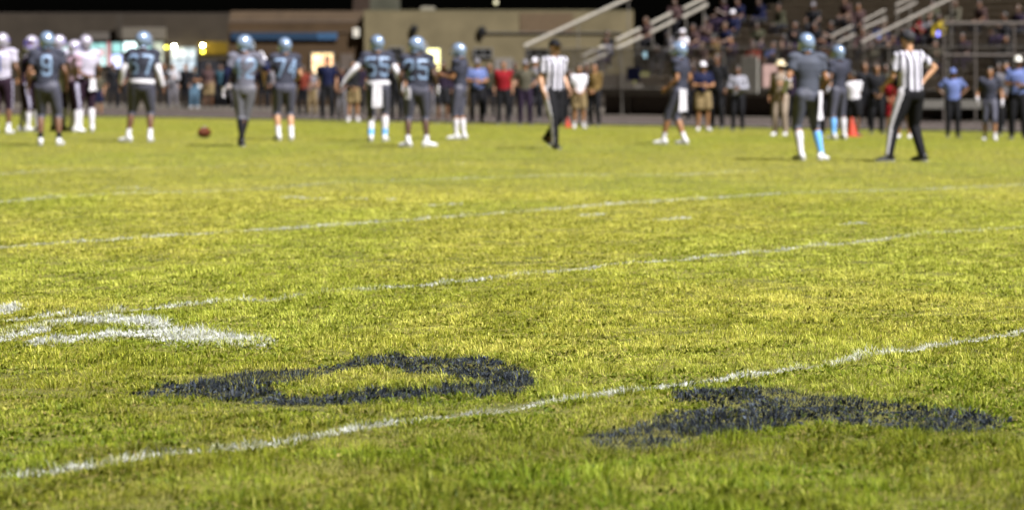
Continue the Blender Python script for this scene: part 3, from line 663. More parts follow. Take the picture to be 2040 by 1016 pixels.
person(567, 77, 280, 'football player with number 74 on the back, bare left arm bent, white socks', dict(fl=(-.10, .04), fr=(.11, -.04), drop=.03, lean=(.02, .09), al=(.13, .20, -.40), alp=(1, -.6, 0), ar=(.05, .22, -.36), head=(0, 0)), 'p74', yaw=18, skin=0, num='74', shoe=SHOEW, sock=(.62, WHT), b=1.04, **X())
person(752, 72, 282, 'football player with number 55 on the back, white sleeves and towel hanging from the waistband', dict(fl=(-.11, -.05), fr=(.12, .06), twist=6, drop=.02, lean=(-.02, .05), al=(.36, .02, -.38), ar=(.22, .02, -.46), head=(10, 0)), 'p55', skin=0, num='55', shoe=SHOEW, sock=(.22, WHT), lowband=BLUESOCK, sleeve=[('f', WHT)] * 2, glove=[WHT, WHT], band=WHT, towel=(0, .14, .40), b=1.06, **X())
person(832, 75, 293, 'football player number 25 with white towel on the left hip and one white glove', dict(fl=(-.16, 0), fr=(.15, .05), twist=-12, drop=.02, lean=(0, .06), al=(.10, .06, -.48), ar=(.14, .10, -.46), ytl=50, ytr=-75, head=(-50, 0)), 'p25', yaw=6, skin=3, num='25', shoe=SHOEW, sock=(.78, WHT), glove=[None, WHT], towel=(-55, .12, .2), b=1.05, **X())
person(917, 88, 278, 'unnumbered football player in profile facing left with forearms raised, knee high white socks', dict(fl=(-.09, .05), fr=(.09, -.04), al=(-.04, .30, -.22), alp=(.3, -.5, -1), ar=(-.06, .30, -.16), arp=(.3, -.5, -1), head=(0, -4)), 'pG', yaw=72, skin=1, shoe=SHOEW, sock=(.30, WHT), **X())
person(1345, 85, 288, 'football player stepping left with a long white towel hanging at his side', dict(fl=(-.10, .18), fr=(.08, -.14), pel=(0, -.10), lean=(0, .02), al=(.03, .16, -.42), ar=(.04, .10, -.42), ytl=5, head=(0, 8)), 'pH', yaw=66, skin=1, shoe=SHOEW, sock=(.72, WHT), towel=(-50, .12, .38), b=.95, **X(hgt=None))
person(1613, 68, 320, 'football player with one white and one light blue sock, white towel at the right hip', dict(fl=(-.12, .03), fr=(.17, -.02), pel=(-.03, 0), twist=-10, lean=(.02, .08), drop=.02, al=(.14, .06, -.46), ar=(.06, .16, -.42), ytr=-60, head=(-15, 0)), 'pI', yaw=22, skin=1, shoe=SHOEW, sock=(.24, WHT), sockR=(.24, BLUESOCK), towel=(40, .13, .40), sleeve=[('low', WHT), None], b=.98, **X(topm=mat('pale slate jersey fabric', (.052, .058, .078), .7), botm=mat('pale slate trouser fabric', (.060, .064, .092), .6)))  # slate uniform made paler, light on this player painted into the colour
person(1672, 92, 278, 'football player with blue and white socks standing beside the orange cone', dict(fl=(-.14, 0), fr=(.16, .04), al=(.08, .1, -.46), ar=(.05, .2, -.38)), 'pJ', yaw=35, skin=2, shoe=SHOEW, sock=(.24, BLUESOCK), sockR=(.24, WHT), b=.9, **X())
WHTO = mat('white visiting jersey fabric', (.36, .34, .43), .75)
opp = dict(topk='jersey', topm=WHTO, botk='football', botm=MAROON, hat='helmet', hatm=HELW, group=OP, mask=MASKP, decal=PURP, stripe=True)
def O(**k): d = dict(opp); d.update(k); return d
person(4, 68, 267, 'visiting player in white jersey with a blue number 1, cut by the left photo edge', dict(fl=(-.12, 0), fr=(.12, 0), al=(.12, .04, -.48), ar=(.10, .12, -.44)), 'o1', yaw=-8, skin=2, num='1', numm=mat('royal blue print', (.02, .05, .30), .6), shoe=SHOEW, sock=(.75, WHT), b=1.05, **O())
person(44, 84, 262, 'visiting player in dark undershirt leaning forward beside the far left player', dict(fl=(-.12, 0), fr=(.12, .1), lean=(0, .16), al=(.0, .30, -.28), ar=(.0, .32, -.25)), 'o2', yaw=-70, skin=3, shoe=SHOEW, sock=(.3, WHT), b=.9, **O(topm=DPUR, hatm=HELW))
person(65, 73, 262, 'visiting player in white with knee high white socks half hidden behind number 9', dict(fl=(-.12, 0), fr=(.12, 0), al=(.02, .26, -.34), ar=(.06, .1, -.44)), 'o3', yaw=150, skin=1, shoe=SHOEB, sock=(.2, WHT), b=.95, **O())
person(116, 72, 262, 'visiting player in white with towel on the right hip, half hidden behind number 9', dict(fl=(-.12, 0), fr=(.13, 0), al=(.05, .2, -.4), ar=(.12, .08, -.45)), 'o4', yaw=-25, skin=2, shoe=SHOEB, sock=(.2, WHT), towel=(35, .13, .25), b=1.0, **O())
person(146, 82, 263, 'visiting player in a pinkish white jersey between two white helmeted teammates', dict(fl=(-.14, 0), fr=(.16, .0), al=(-.02, .26, -.3), ar=(.02, .24, -.34)), 'o5', yaw=-60, skin=2, shoe=SHOEW, sock=(.2, WHT), b=.95, **O(topm=mat('pinkish white fabric', (.30, .21, .27), .75)))
person(170, 72, 263, 'visiting player with a silver helmet and towel at the hip, rightmost of the white jerseys', dict(fl=(-.10, .02), fr=(.12, -.04), al=(.08, .1, -.46), ar=(.06, .16, -.44)), 'o6', yaw=25, skin=2, shoe=SHOEW, sock=(.18, WHT), towel=(25, .14, .22), b=1.0, **O())
# ------------------------------------------------------------------ officials
OF = 'officials in striped shirts'
person(1103, 80, 297, 'referee in black cap and striped shirt walking, white stripe down black trousers', dict(fl=(-.06, -.26, .10), fr=(.06, .13), pel=(0, 0), lean=(0, .04), al=(.06, .06, -.46), ar=(.07, .05, -.50), head=(10, 4)), 'r1', yaw=215, skin=0, topm=REFSH, stripe=True, hat='cap', hatm=BLK, b=1.0, group=OF)
person(1818, 62, 322, 'referee seen from behind with right hand on hip, black cap, feet apart', dict(fl=(-.35, .07), fr=(.14, -.04), pel=(-.03, 0), lean=(-.02, .06), al=(.02, .28, -.38), ar=(.06, -.02, -.34), arp=(1, -.25, -.1), ytl=60, ytr=10, head=(8, 0)), 'r2', yaw=34, skin=0, topm=REFSH, stripe=True, hat='cap', hatm=mat('dark grey cap fabric', (.03, .03, .035), .7), b=1.02, group=OF)
person(1650, 117, 268, 'official in striped shirt facing the camera beside the towel player', dict(al=(-.04, .24, -.26), alp=(.4, -.5, -1), ar=(.08, .1, -.44)), 'r3', yaw=165, skin=1, topm=REFSH, hair=HAIR, b=1.05, group=OF)
# ------------------------------------------------------------------ people along the far sideline
SP = 'people standing along the far sideline'
PO = {'a': dict(al=(.08, .04, -.49), ar=(.08, .04, -.49)), 'c': dict(al=(-.10, .22, -.28), ar=(-.12, .20, -.25), alp=(.8, -.4, -.6), arp=(.8, -.4, -.6)),
      'h': dict(al=(.02, .0, -.36), alp=(1, -.3, 0), ar=(.02, .0, -.36), arp=(1, -.3, 0)), 'w': dict(fl=(-.1, -.14), fr=(.1, .16), al=(.06, .12, -.46), ar=(.08, -.1, -.46)),
      'f': dict(al=(-.10, .16, -.44), ar=(-.10, .16, -.44)), 'p': dict(al=(-.02, .24, -.20), alp=(.4, -.3, -1), ar=(.08, .04, -.49)), 's': dict(fl=(-.22, 0), fr=(.22, 0), al=(.1, .1, -.46), ar=(.1, .1, -.46)),
      'k': dict(fl=(-.12, .22), fr=(.12, -.12), drop=.30, lean=(0, .15), al=(.0, .35, -.30), ar=(.0, .34, -.32))}
def spec(px, top, foot, label, pk, yaw, **k): return person(px, top, foot, label, PO[pk], 'S' + pk, yaw=yaw, group=SP, **k)
spec(195, 142, 233, 'woman in olive and white top with dark skirt behind the visiting players', 'a', 170, topm=OLV, botm=NAVY, botk='shorts', skin=1, long=True)
spec(652, 112, 240, 'man in navy shirt and black trousers in front of the lit service window', 'a', 175, topm=NAVY, skin=1, b=1.0, hair=HAIRB)
spec(604, 132, 232, 'man in rust orange shirt standing behind number 74', 'a', 160, topm=ORG, skin=2)
spec(621, 138, 230, 'person in grey top between the orange shirt and the navy shirt', 'c', 180, topm=GREYF, skin=1, botm=TAN)
spec(703, 122, 243, 'person in black top, tan shorts and white shoes left of number 55', 'f', 190, topm=BLK, topk='long', botk='shorts', botm=TAN, shoe=SHOEW, sock=(.8, WHT), skin=1, b=.9)
spec(682, 134, 240, 'slim person in dark grey holding hands together left of the tan shorts', 'f', 150, topm=DPUR, botm=GREYF, skin=2, b=.88)
spec(790, 125, 243, 'person in black behind the right arm of number 55', 'a', 170, topm=BLK, skin=1, b=1.05)
spec(882, 122, 245, 'person in dark jersey and black shorts left of the profile player', 'a', 175, topm=DPUR, botk='shorts', botm=BLK, skin=2, topk='long', b=1.08)
spec(950, 118, 247, 'man in light blue polo with arms crossed and grey cap behind the profile player', 'c', 185, topm=POLO, hat='cap', hatm=GREYF, skin=1, b=1.15)
spec(1003, 122, 248, 'heavy man in red shirt and black trousers with arms hanging', 'a', 178, topm=REDF, skin=1, b=1.25, hair=HAIRB)
spec(1046, 120, 250, 'person in olive shirt and dark trousers left of the walking referee', 'h', 180, topm=OLV, skin=1, botm=DPUR, hat='cap', hatm=GREYF)
spec(1066, 116, 238, 'person in grey with white cap just behind the walking referee', 'a', 160, topm=GREYF, skin=1, botm=BLK, hat='cap', hatm=WHT)
spec(1153, 130, 256, 'person in white t-shirt and tan shorts right of the walking referee', 'f', 190, topm=WHT, botk='shorts', botm=TAN, shoe=SHOEW, sock=(.75, WHT), skin=1)
spec(1136, 140, 246, 'person in dark purple standing behind the walking referee', 'a', 170, topm=DPUR, skin=2)
spec(1185, 126, 252, 'person in khaki brown jacket and black trousers beside the white t-shirt', 'f', 150, topm=BROWNF, topk='long', skin=1, b=1.0)
spec(1400, 124, 261, 'man with white cap, navy top and khaki shorts right of the stepping player', 'c', 190, topm=NAVY, botk='shorts', botm=TAN, shoe=SHOEW, hat='cap', hatm=WHT, skin=1, b=1.1)
spec(1429, 108, 256, 'tall person all in black beside the khaki shorts man', 'a', 150, topm=BLK, topk='long', skin=2)
spec(1470, 132, 260, 'person in grey white sweater with crossed arms and black trousers', 'c', 165, topm=mat('light grey fabric', (.22, .22, .26), .8), topk='long', skin=2)
spec(1555, 122, 271, 'person in cream outfit with brimmed hat and white shoes left of the towel player', 'p', 150, topm=CREAM, topk='long', botm=CREAM, hat='brimmed', hatm=mat('straw hat', (.60, .52, .35), .9), shoe=SHOEW, skin=1)
spec(1578, 130, 262, 'person in dark clothes half hidden behind the cream outfit', 'a', 175, topm=DPUR, topk='long', skin=2)
spec(1700, 143, 270, 'person in white t-shirt and black shorts behind the orange cone', 'f', -20, topm=WHT, botk='shorts', botm=BLK, skin=2, shoe=SHOEB, b=1.12)
spec(1746, 128, 266, 'man in open black jacket over a white shirt facing the field', 'f', 185, topm=BLK, topk='long', skin=1, b=1.1)
spec(1778, 152, 268, 'person in red dress holding a pale bag left of the back turned referee', 'f', 170, topm=REDF, botk='shorts', botm=REDF, skin=1, long=True, b=.9)
spec(1801, 128, 276, 'person with white shoes hidden behind the back turned referee', 'a', 160, topm=DPUR, skin=1, shoe=SHOEW, botk='shorts')
spec(1898, 137, 274, 'man in light blue polo and light blue cap with hands in pockets', 'h', 180, topm=POLO, hat='cap', hatm=POLO, skin=2, b=1.12)
spec(2003, 124, 270, 'person in white and dark clothes behind the bare headed player', 'f', 175, topm=GREYF, skin=1, botm=BLK, b=1.0)
spec(2028, 113, 277, 'man in blue polo and pale cap at the right photo edge', 'c', 170, topm=POLO, hat='cap', hatm=OFFW, skin=2, b=1.25)
person(1972, 135, 280, 'bare headed home player with white gloves walking on the sideline', dict(fl=(-.12, .1), fr=(.12, -.12), al=(.12, .02, -.48), ar=(.12, .12, -.42)), 'bh', yaw=170, skin=1, topk='jersey', topm=JER, botk='football', botm=PANT, shoe=SHOEW, sock=(.75, WHT), glove=[WHT, WHT], group=HP, b=.95)
FAR = 'people standing by the concession building'
def far(px, Y, hgt, label, pk, yaw, **k):
    return person(px, 0, 0, label, PO[pk], 'S' + pk, yaw=yaw, group=FAR, loc=V(((px - CX) / FPX * Y, Y, -.198)), hgt=hgt, **k)
far(226, 112, 1.75, 'person in black right of the woman in olive', 'a', 200, topm=BLK, topk='long')
far(243, 113, 1.7, 'person in dark purple half hidden by number 67', 'f', 180, topm=DPUR)
far(301, 112, 1.2, 'child in black under the right hand of number 67', 'a', 180, topm=BLK, topk='long')
far(326, 114, 1.75, 'person in black just right of number 67', 'c', 180, topm=BLK)
far(345, 113, 1.7, 'person in pale grey hooded top below the blue window', 'p', 170, topm=mat('pale grey fabric', (.30, .30, .33), .8), topk='long', botm=GREYF)
far(370, 111, 1.72, 'person in black top beside the denim legs', 'a', 150, topm=BLK, topk='long')
far(386, 112, 1.62, 'person in black shirt and faded blue jeans', 'c', 200, topm=BLK, botm=mat('faded denim', (.08, .14, .20), .9), skin=1, shoe=SHOEW)
far(415, 110, 1.72, 'person in brown top with khaki shorts before the dark van', 'f', 180, topm=mat('dark brown fabric', (.05, .03, .03), .9), botm=TAN, botk='shorts', skin=2)
far(440, 112, 1.7, 'person in dark teal shirt left of number 42', 'a', 170, topm=mat('dark teal fabric', (.02, .05, .07), .8), skin=2)
far(525, 108, 1.72, 'person in black between number 42 and number 74', 'a', 170, topm=BLK, topk='long')
EX = [(470, 109, 1.7, 'black', 'grey', 'just left of the white glove of number 42'), (500, 112, 1.75, 'dark purple', 'black', 'behind the back of number 42'), (541, 110, 1.68, 'grey', 'black', 'left of the bare arm of number 74'), (588, 104, 1.7, 'black', 'tan', 'behind the right side of number 74'),
 (633, 100, 1.6, 'dark olive', 'grey', 'left of the navy shirt man'), (671, 101, 1.72, 'black', 'black', 'right of the navy shirt man'), (716, 98, 1.75, 'dark purple', 'black', 'left of the white sleeve of number 55'), (775, 97, 1.7, 'black', 'black', 'behind the towel of number 55'),
 (808, 96, 1.7, 'dark brown', 'black', 'between number 55 and number 25'), (868, 95, 1.72, 'black', 'grey', 'right of number 25 before the lit doorway'), (902, 96, 1.66, 'grey', 'black', 'behind the profile player'), (930, 94, 1.7, 'dark brown', 'tan', 'left of the crossed arms man'),
 (975, 93, 1.7, 'dark olive', 'black', 'between the light blue polo and the red shirt'), (1026, 92, 1.74, 'black', 'black', 'right of the red shirt man'), (1084, 92, 1.7, 'dark brown', 'black', 'behind the hand of the walking referee'), (1122, 91, 1.72, 'black', 'grey', 'right of the walking referee'),
 (1169, 90, 1.7, 'dark purple', 'black', 'between the white t-shirt and the khaki jacket'), (1380, 84, 1.7, 'dark brown', 'black', 'left of the khaki shorts man'), (1722, 78, 1.7, 'black', 'black', 'between the white t-shirt and the open jacket'), (1762, 78, 1.66, 'dark olive', 'black', 'just right of the open jacket'), (1990, 75, 1.7, 'black', 'black', 'between the bare headed player and the blue polo')]
CM = {'black': BLK, 'grey': GREYF, 'dark purple': DPUR, 'tan': TAN, 'dark olive': mat('dark olive cloth', (.03, .03, .02), .85), 'dark brown': mat('dark brown cloth', (.035, .022, .018), .85)}
for n, (x, Y, h_, a_, b_, wd) in enumerate(EX): far(x, Y, h_, 'person in %s top, %s trousers, %s' % (a_, b_, wd), 'acfpah'[n % 6], 150 + 13 * (n % 5), topm=CM[a_], botm=CM[b_], topk='long' if n % 2 else 'tee', skin=1 + n % 3, b=.95 + .06 * (n % 4), hair=HAIR if n % 3 else HAIRB, long=n % 5 == 2)
far(1065, 100, 1.1, 'child in grey white shirt crouching by the walking referee', 'k', 180, topm=GREYF, skin=1, botm=BLK)
# ------------------------------------------------------------------ small field things
def cone(px, py, h, label, m):
    p = ground_at(px, py); t = thing('traffic_cone', label, 'cone', p, .3, 'orange cones at the far sideline')
    put('cone', G().loft([(0, 0, .02), (0, 0, h * .5), (0, 0, h * .95), (0, 0, h)], [h * .30, h * .18, h * .06, h * .045], 20), m, t)
    put('base', G().box((0, 0, .012), (h * .8, h * .8, .024)), m, t); return t
OC = mat('orange cone plastic', (.36, .028, .005), .5, var=.05)
cone(1697, 272, .42, 'tall orange cone beside the blue and white socks', OC)
cone(1131, 254, .25, 'small orange cone behind the walking referee', OC)
cone(547, 238, .28, 'small red cone left of the feet of number 74', mat('red cone plastic', (.25, .01, .006), .5))
p = ground_at(407, 274); t = thing('football', 'brown leather football lying on the grass between numbers 67 and 42', 'ball', p + V((0, 0, .095)), R(55), scale=1.25)
put('ball_body', G().loft([(x, 0, 0) for x in (-.145, -.13, -.1, -.05, 0, .05, .1, .13, .145)], [.004, .028, .055, .080, .087, .080, .055, .028, .004], 20, side=(0, 1, 0)), mat('pebbled football leather', (.07, .020, .008), .7, scale=60), t)
lc = G().box((0, 0, .087), (.11, .008, .006))
for i in range(8): lc.box((-.045 + i * .013, 0, .090), (.004, .03, .005))
put('laces', lc, WHT, t)
p = ground_at(1533, 262)
# ------------------------------------------------------------------ buildings behind
ZG = -.20
def bxp(g, x0, y0, x1, y1, Y, d, front=0):   # a box whose front face covers these photo pixels at depth Y
    a, b = at(x0, y0, Y), at(x1, y1, Y); g.box(((a.x + b.x) / 2, Y - front + d / 2, (a.z + b.z) / 2), (abs(b.x - a.x), d, abs(a.z - b.z))); return g
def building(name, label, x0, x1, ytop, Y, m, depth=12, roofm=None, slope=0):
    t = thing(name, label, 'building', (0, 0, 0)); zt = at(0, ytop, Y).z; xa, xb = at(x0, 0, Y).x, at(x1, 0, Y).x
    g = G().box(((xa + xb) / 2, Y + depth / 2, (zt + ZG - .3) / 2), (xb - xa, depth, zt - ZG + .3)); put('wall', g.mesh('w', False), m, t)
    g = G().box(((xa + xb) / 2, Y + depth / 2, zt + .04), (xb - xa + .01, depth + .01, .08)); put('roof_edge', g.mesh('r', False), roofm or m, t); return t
def wallmat(name, col, sc_=1.2):  # stucco tones painted darker in place of floodlight falloff on the buildings
    m = mat(name, col, .9, scale=sc_, var=.16, bump=.2); return m
def glow(name, col, st): return mat(name, (.3, .3, .3), .6, emit=col, es=st, bump=0)
YL = 128
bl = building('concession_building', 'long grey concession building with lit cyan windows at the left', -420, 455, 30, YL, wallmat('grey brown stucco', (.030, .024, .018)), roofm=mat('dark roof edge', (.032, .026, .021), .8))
FR = mat('painted window frame', (.10, .10, .10), .6); DK = mat('dark recess', (.012, .012, .012), .8)
def window(par, x0, y0, x1, y1, Y, gm, mull=1, rows=1, nm='window'):
    a, b = at(x0, y0, Y), at(x1, y1, Y); W_, H_ = b.x - a.x, a.z - b.z; f = G(); th = .05
    for x in (a.x, b.x): f.box((x, Y - .04, (a.z + b.z) / 2), (th, .10, H_ + th))
    for z in (a.z, b.z): f.box(((a.x + b.x) / 2, Y - .04, z), (W_ - th, .098, th))
    for i in range(1, mull): f.box((a.x + W_ * i / mull, Y - .035, (a.z + b.z) / 2), (.04, .07, H_ - th))
    for i in range(1, rows): f.box(((a.x + b.x) / 2, Y - .036, b.z + H_ * i / rows), (W_ - th, .06, .035))
    o_ = put(nm, f, FR, par); put('pane', G().box(((a.x + b.x) / 2, Y - .012, (a.z + b.z) / 2), (W_ - .01, .02, H_ - .01)), gm, o_); return o_
CY = glow('lit cyan menu panel', (.30, .62, .60), .55); CW = glow('bright white service light', (.75, 1.0, 1.0), 1.15); LV = glow('lit lavender panel', (.45, .55, 1.0), .85); RD = glow('lit red panel', (.75, .06, .10), .22)
DB = glow('dim blue window', (.14, .24, .34), .6); PG = glow('pale green lit panel', (.55, .62, .50), .40)
window(bl, 120, 88, 172, 135, YL, CY, 2, 1); window(bl, 174, 86, 213, 132, YL, CY, 2, 2); window(bl, 222, 85, 244, 107, YL, CY); window(bl, 222, 109, 244, 136, YL, LV)
window(bl, 246, 84, 278, 105, YL, CW, 1); window(bl, 280, 84, 304, 132, YL, CY, 1, 2); window(bl, 306, 84, 326, 128, YL, PG, 1, 2)
window(bl, 341, 95, 392, 142, YL, DB, 3, 2); put('sign_strip', bxp(G(), 214.5, 85, 220.5, 131, YL, .08, .09), RD, bl); put('menu_board', bxp(G(), 198, 98, 208, 114, YL, .05, .12), RD, bl)
put('fascia_board', bxp(G(), 168, 66, 219, 81, YL, .35, .35), mat('grey fascia board', (.07, .062, .055), .8), bl); put('fascia_board', bxp(G(), 232, 56, 331, 80, YL, .35, .36), mat('pale fascia board', (.09, .08, .065), .8), bl)
put('downpipe', bxp(G(), 236, 30, 246, 76, YL, .12, .5), mat('dark downpipe', (.03, .025, .02), .7), bl)
put('yellow_panel', bxp(G(), 396, 84, 454, 109, YL, .08, .06), mat('ochre wall panel', (.085, .055, .004), .8), bl)
def wall_lamp(px, py, Y, label, col, st, r=.10, energy=0):
    p = at(px, py, Y - .35); t = thing('wall_lamp', label, 'lamp', p, 0, 'lit wall lamps on the concession building')
    put('bulb', G().ball((0, 0, 0), r, 16), glow('lamp ' + label[:12], col, st), t); put('bracket', G().tube([(0, .34, .16), (0, .15, .2), (0, 0, .18), (0, 0, r * .9)], .02, 8), DK, t)
    put('shade', G().loft([(0, 0, r * .8), (0, 0, r * 1.5)], [r * 1.5, r * .5], 16), DK, t)
    if energy:
        l = bpy.data.lights.new('lamp_light', 'POINT'); l.energy = energy; l.color = (1, .85, .3); l.shadow_soft_size = .1; lo = bpy.data.objects.new('lamp_light', l); COL.objects.link(lo); lo.parent = t; lo.location = (0, -.15, -.12)
wall_lamp(347, 93, YL, 'bright white wall lamp right of number 67', (1.0, 1.0, .75), 60, .055, 5)
wall_lamp(331, 95, YL, 'yellow wall lamp left of the bright white one', (.9, .8, .05), 5, .055, 0)  # bulb added for the yellow glow beside the white lamp
wall_lamp(404, 91, YL, 'white wall lamp above the dark van', (1.0, 1.0, .6), 40, .048, 5)
wall_lamp(404, 103, YL, 'yellow wall lamp just below the white lamp above the van', (.9, .8, .02), 2.6, .07, 0)  # stands for yellow glow under the white lamp, no separate lamp
YM = 118
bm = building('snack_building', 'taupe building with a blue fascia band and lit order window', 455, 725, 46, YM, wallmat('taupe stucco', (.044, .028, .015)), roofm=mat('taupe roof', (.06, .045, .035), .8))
a, b = at(455, 22, YM), at(725, 64, YM); g = G().add([(a.x, YM - .03, b.z), (b.x, YM - .03, b.z), (b.x, YM + .9, a.z), (a.x, YM + .9, a.z), (a.x, YM + 4, a.z), (b.x, YM + 4, a.z), (a.x, YM - .03, b.z - .06), (b.x, YM - .03, b.z - .06), (b.x, YM + 4, b.z - .06), (a.x, YM + 4, b.z - .06)],
    [(0, 1, 2, 3), (3, 2, 5, 4), (6, 7, 1, 0), (1, 7, 8, 5, 2), (0, 3, 4, 9, 6), (6, 9, 8, 7)]); put('mansard_roof', g.mesh('m', False), mat('brown roof metal', (.036, .024, .014), .7, scale=2), bm)
g = G()
for i in range(18): x = a.x + (b.x - a.x) * (i + .5) / 18; g.box((x, 0, 0), (.03, .02, 1.0))
BLU = mat('blue fascia paint', (.012, .028, .055), .7); o = put('fascia_band', bxp(G(), 461, 66, 631, 80, YM, .06, .10), BLU, bm); put('fascia_band', bxp(G(), 632, 66, 672, 80, YM, .06, .10), mat('light blue fascia paint', (.025, .06, .12), .7), bm)
YW = glow('warm lit order window', (1.0, .68, .30), .85); OWN = glow('orange menu strip', (1.0, .25, .06), .75)
window(bm, 621, 106, 664, 147, YM, YW, 2, 1); put('menu_board', bxp(G(), 624, 119, 662, 127, YM, .03, .10), OWN, bm); put('service_shelf', bxp(G(), 618, 147, 668, 151, YM, .4, .4), FR, bm)
put('wall_unit', bxp(G(), 704, 57, 716, 75, YM, .25, .25), mat('pale enclosure', (.45, .43, .38), .7), bm); put('door', bxp(G(), 678, 108, 704, 200, YM, .06, .06), mat('brown door paint', (.06, .045, .035), .6), bm)
YB = 117.6
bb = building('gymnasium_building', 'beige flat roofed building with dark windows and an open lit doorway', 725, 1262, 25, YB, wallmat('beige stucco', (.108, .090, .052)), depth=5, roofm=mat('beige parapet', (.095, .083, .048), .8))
put('brown_wall_panel', bxp(G(), 1036, 27, 1142, 68, YB, .05, .03), mat('tan stucco patch', (.085, .060, .037), .9), bb)
window(bb, 945, 98, 980, 114, YB, DK, 2); window(bb, 1054, 99, 1092, 113, YB, DK, 2); window(bb, 775, 96, 803, 210, YB, mat('dark door glass', (.02, .02, .02), .3), 1, 2, nm='door')
window(bb, 850, 97, 877, 150, YB, glow('bright open doorway', (1.0, .95, .38), 1.15), 1, 1, nm='doorway'); put('door_post', bxp(G(), 838, 92, 849, 210, YB, .1, .1), mat('brown post', (.08, .06, .045), .7), bb)
put('lower_wall', bxp(G(), 726, 148, 1261, 214, YB, .05, .04), mat('dark brown lower wall', (.040, .033, .026), .9), bb)
put('conduit', G().tube([at(968, 66, YB - .04), at(1240, 66, YB - .04)], .03, 8), mat('dark conduit', (.04, .035, .025), .6), bb)
for (x, y, r, l) in ((825, 58, .16, 'round'), (960, 62, .18, 'square')):
    p = at(x, y, YB - .12); f = G(); f.loft([p + V((0, .12, 0)), p + V((0, .02, 0)), p - V((0, .06, 0))], [r, r, r * .6], 18, side=(1, 0, 0)); f.box(p - V((0, -.04, r * 1.1)), (.1, .1, .16)); put('wall_fixture', f, DK, bb)
put('notice_panel', bxp(G(), 985, 116, 1022, 152, YB, .05, .05), mat('grey notice panel', (.13, .12, .11), .8), bb)
put('parapet_vent', bxp(G(), 838, 14, 866, 25, YB + 2, .6), mat('roof vent', (.16, .15, .12), .8), bb)
YT = 124
bt = building('tall_block', 'grey plant room block rising behind the beige building', 712, 790, -30, YT, wallmat('grey green stucco', (.05, .05, .036)), depth=4)
put('brown_side_bay', bxp(G(), 704, -20, 737, 46, YT, .3, .3), mat('brown stucco bay', (.03, .02, .015), .9), bt)
p = at(988, 6, 190); t = thing('lamp_post', 'dim distant lamp on a pole above the beige roof', 'street lamp', (p.x, 190, ZG)); put('pole', G().tube([(0, .2, 0), (0, .2, p.z - ZG + .3), (0, 0, p.z - ZG + .32)], .06, 8), DK, t); put('lamp_head', G().ball((0, 0, p.z - ZG), .13, 14), glow('dim distant lamp', (.75, .68, .35), .55), t)
# parked van
px_ = (425 - CX) / FPX * 117; t = thing('parked_van', 'dark van parked in front of the ochre panel, partly hidden by people', 'van', (px_, 117, ZG), R(4))
PT = mat('black car paint', (.012, .012, .014), .25, coat=1, bump=0); GLS = mat('dark car glass', (.01, .012, .015), .08, bump=0)
vb = G()
prof = [(-.92, .35), (-.94, .95), (-.88, 1.1), (-.72, 1.72), (-.55, 1.84), (.55, 1.84), (.72, 1.72), (.88, 1.1), (.94, .95), (.92, .35)]
ysv = [(0, .88, .62), (.15, 1, .66), (.9, 1, .70), (1.6, 1, 1.0), (3.9, 1, 1.0), (4.4, .95, .96)]
for (y, kx, kz) in ysv:
    for (x, z) in prof: vb.v.append(V((x * kx, y, .35 + (z - .35) * kz)))
n = len(prof)
for i in range(len(ysv) - 1):
    for j in range(n): k_ = (j + 1) % n; vb.f.append((i * n + j, i * n + k_, (i + 1) * n + k_, (i + 1) * n + j))
vb.f += [tuple(range(n))[::-1], tuple((len(ysv) - 1) * n + j for j in range(n))]
put('body', vb.mesh('v', False), PT, t); put('windscreen', G().add([(-.78, .98, 1.20), (.78, .98, 1.20), (.64, 1.52, 1.74), (-.64, 1.52, 1.74)], [(0, 1, 2, 3)]), GLS, t)
for x in (-.8, .8):
    for y in (.85, 3.5): wv = put('wheel', G().loft([(x - .12, y, .34), (x + .12, y, .34)], [.34, .34], 20, side=(0, 1, 0)), mat('tyre rubber', (.015, .015, .015), .9), t); put('rim', G().loft([(x - .125, y, .34), (x + .125, y, .34)], [.19, .19], 16, side=(0, 1, 0)), MASK, wv)
for x in (-.62, .62): put('headlight', G().ball((x, -.0, .78), (.16, .05, .09), 14), mat('headlight glass', (.5, .5, .5), .1), t)
put('bumper', G().box((0, -.03, .48), (1.7, .14, .2)), PT, t); put('side_mirror', G().ball((-1.02, 1.1, 1.2), (.1, .07, .08), 12), PT, t); put('side_mirror', G().ball((1.02, 1.1, 1.2), (.1, .07, .08), 12), PT, t)
# ------------------------------------------------------------------ bleachers
ALU = mat('weathered aluminium plank', (.215, .180, .140), .6, metal=.2, scale=2); STL = mat('galvanised steel', (.13, .12, .105), .5, metal=.3); RAIL = mat('pale aluminium handrail', (.30, .28, .24), .45, metal=.3)
RAILD = mat('dull aluminium handrail', (.16, .145, .125), .5, metal=.3); S0 = 73.5; RS, RZ = .68, .225; NR = 20
def su(s, u, z): return V((DX * s - DY * u, DY * s + DX * u, z))
ANG = math.atan2(DX, -DY)               # direction of +u in the ground plane
U0, U1 = 34.0, 62.3
bl_ = thing('bleachers', 'aluminium bleachers full of spectators at the upper right', 'bleachers', (0, 0, 0))
def ubox(g, s, u0, u1, z, ds, dz): c = su(s, (u0 + u1) / 2, z); g.box(c, (u1 - u0, ds, dz), rz=ANG); return g
DECKZ = .62
for k in range(NR):
    s = S0 + 1.75 + k * RS; put('seat_plank', ubox(G(), s, U0, U1, DECKZ + .43 + k * RZ, .26, .05), ALU, bl_)
    g = ubox(G(), s + .28, U0, U1, DECKZ + k * RZ + .02, .40, .04); ubox(g, s + .50, U0, U1, DECKZ + k * RZ + .12, .03, .20); put('footboard', g, ALU, bl_); put('riser', ubox(G(), s + .13, U0, U1, DECKZ + .28 + k * RZ, .02, .24), ALU, bl_)
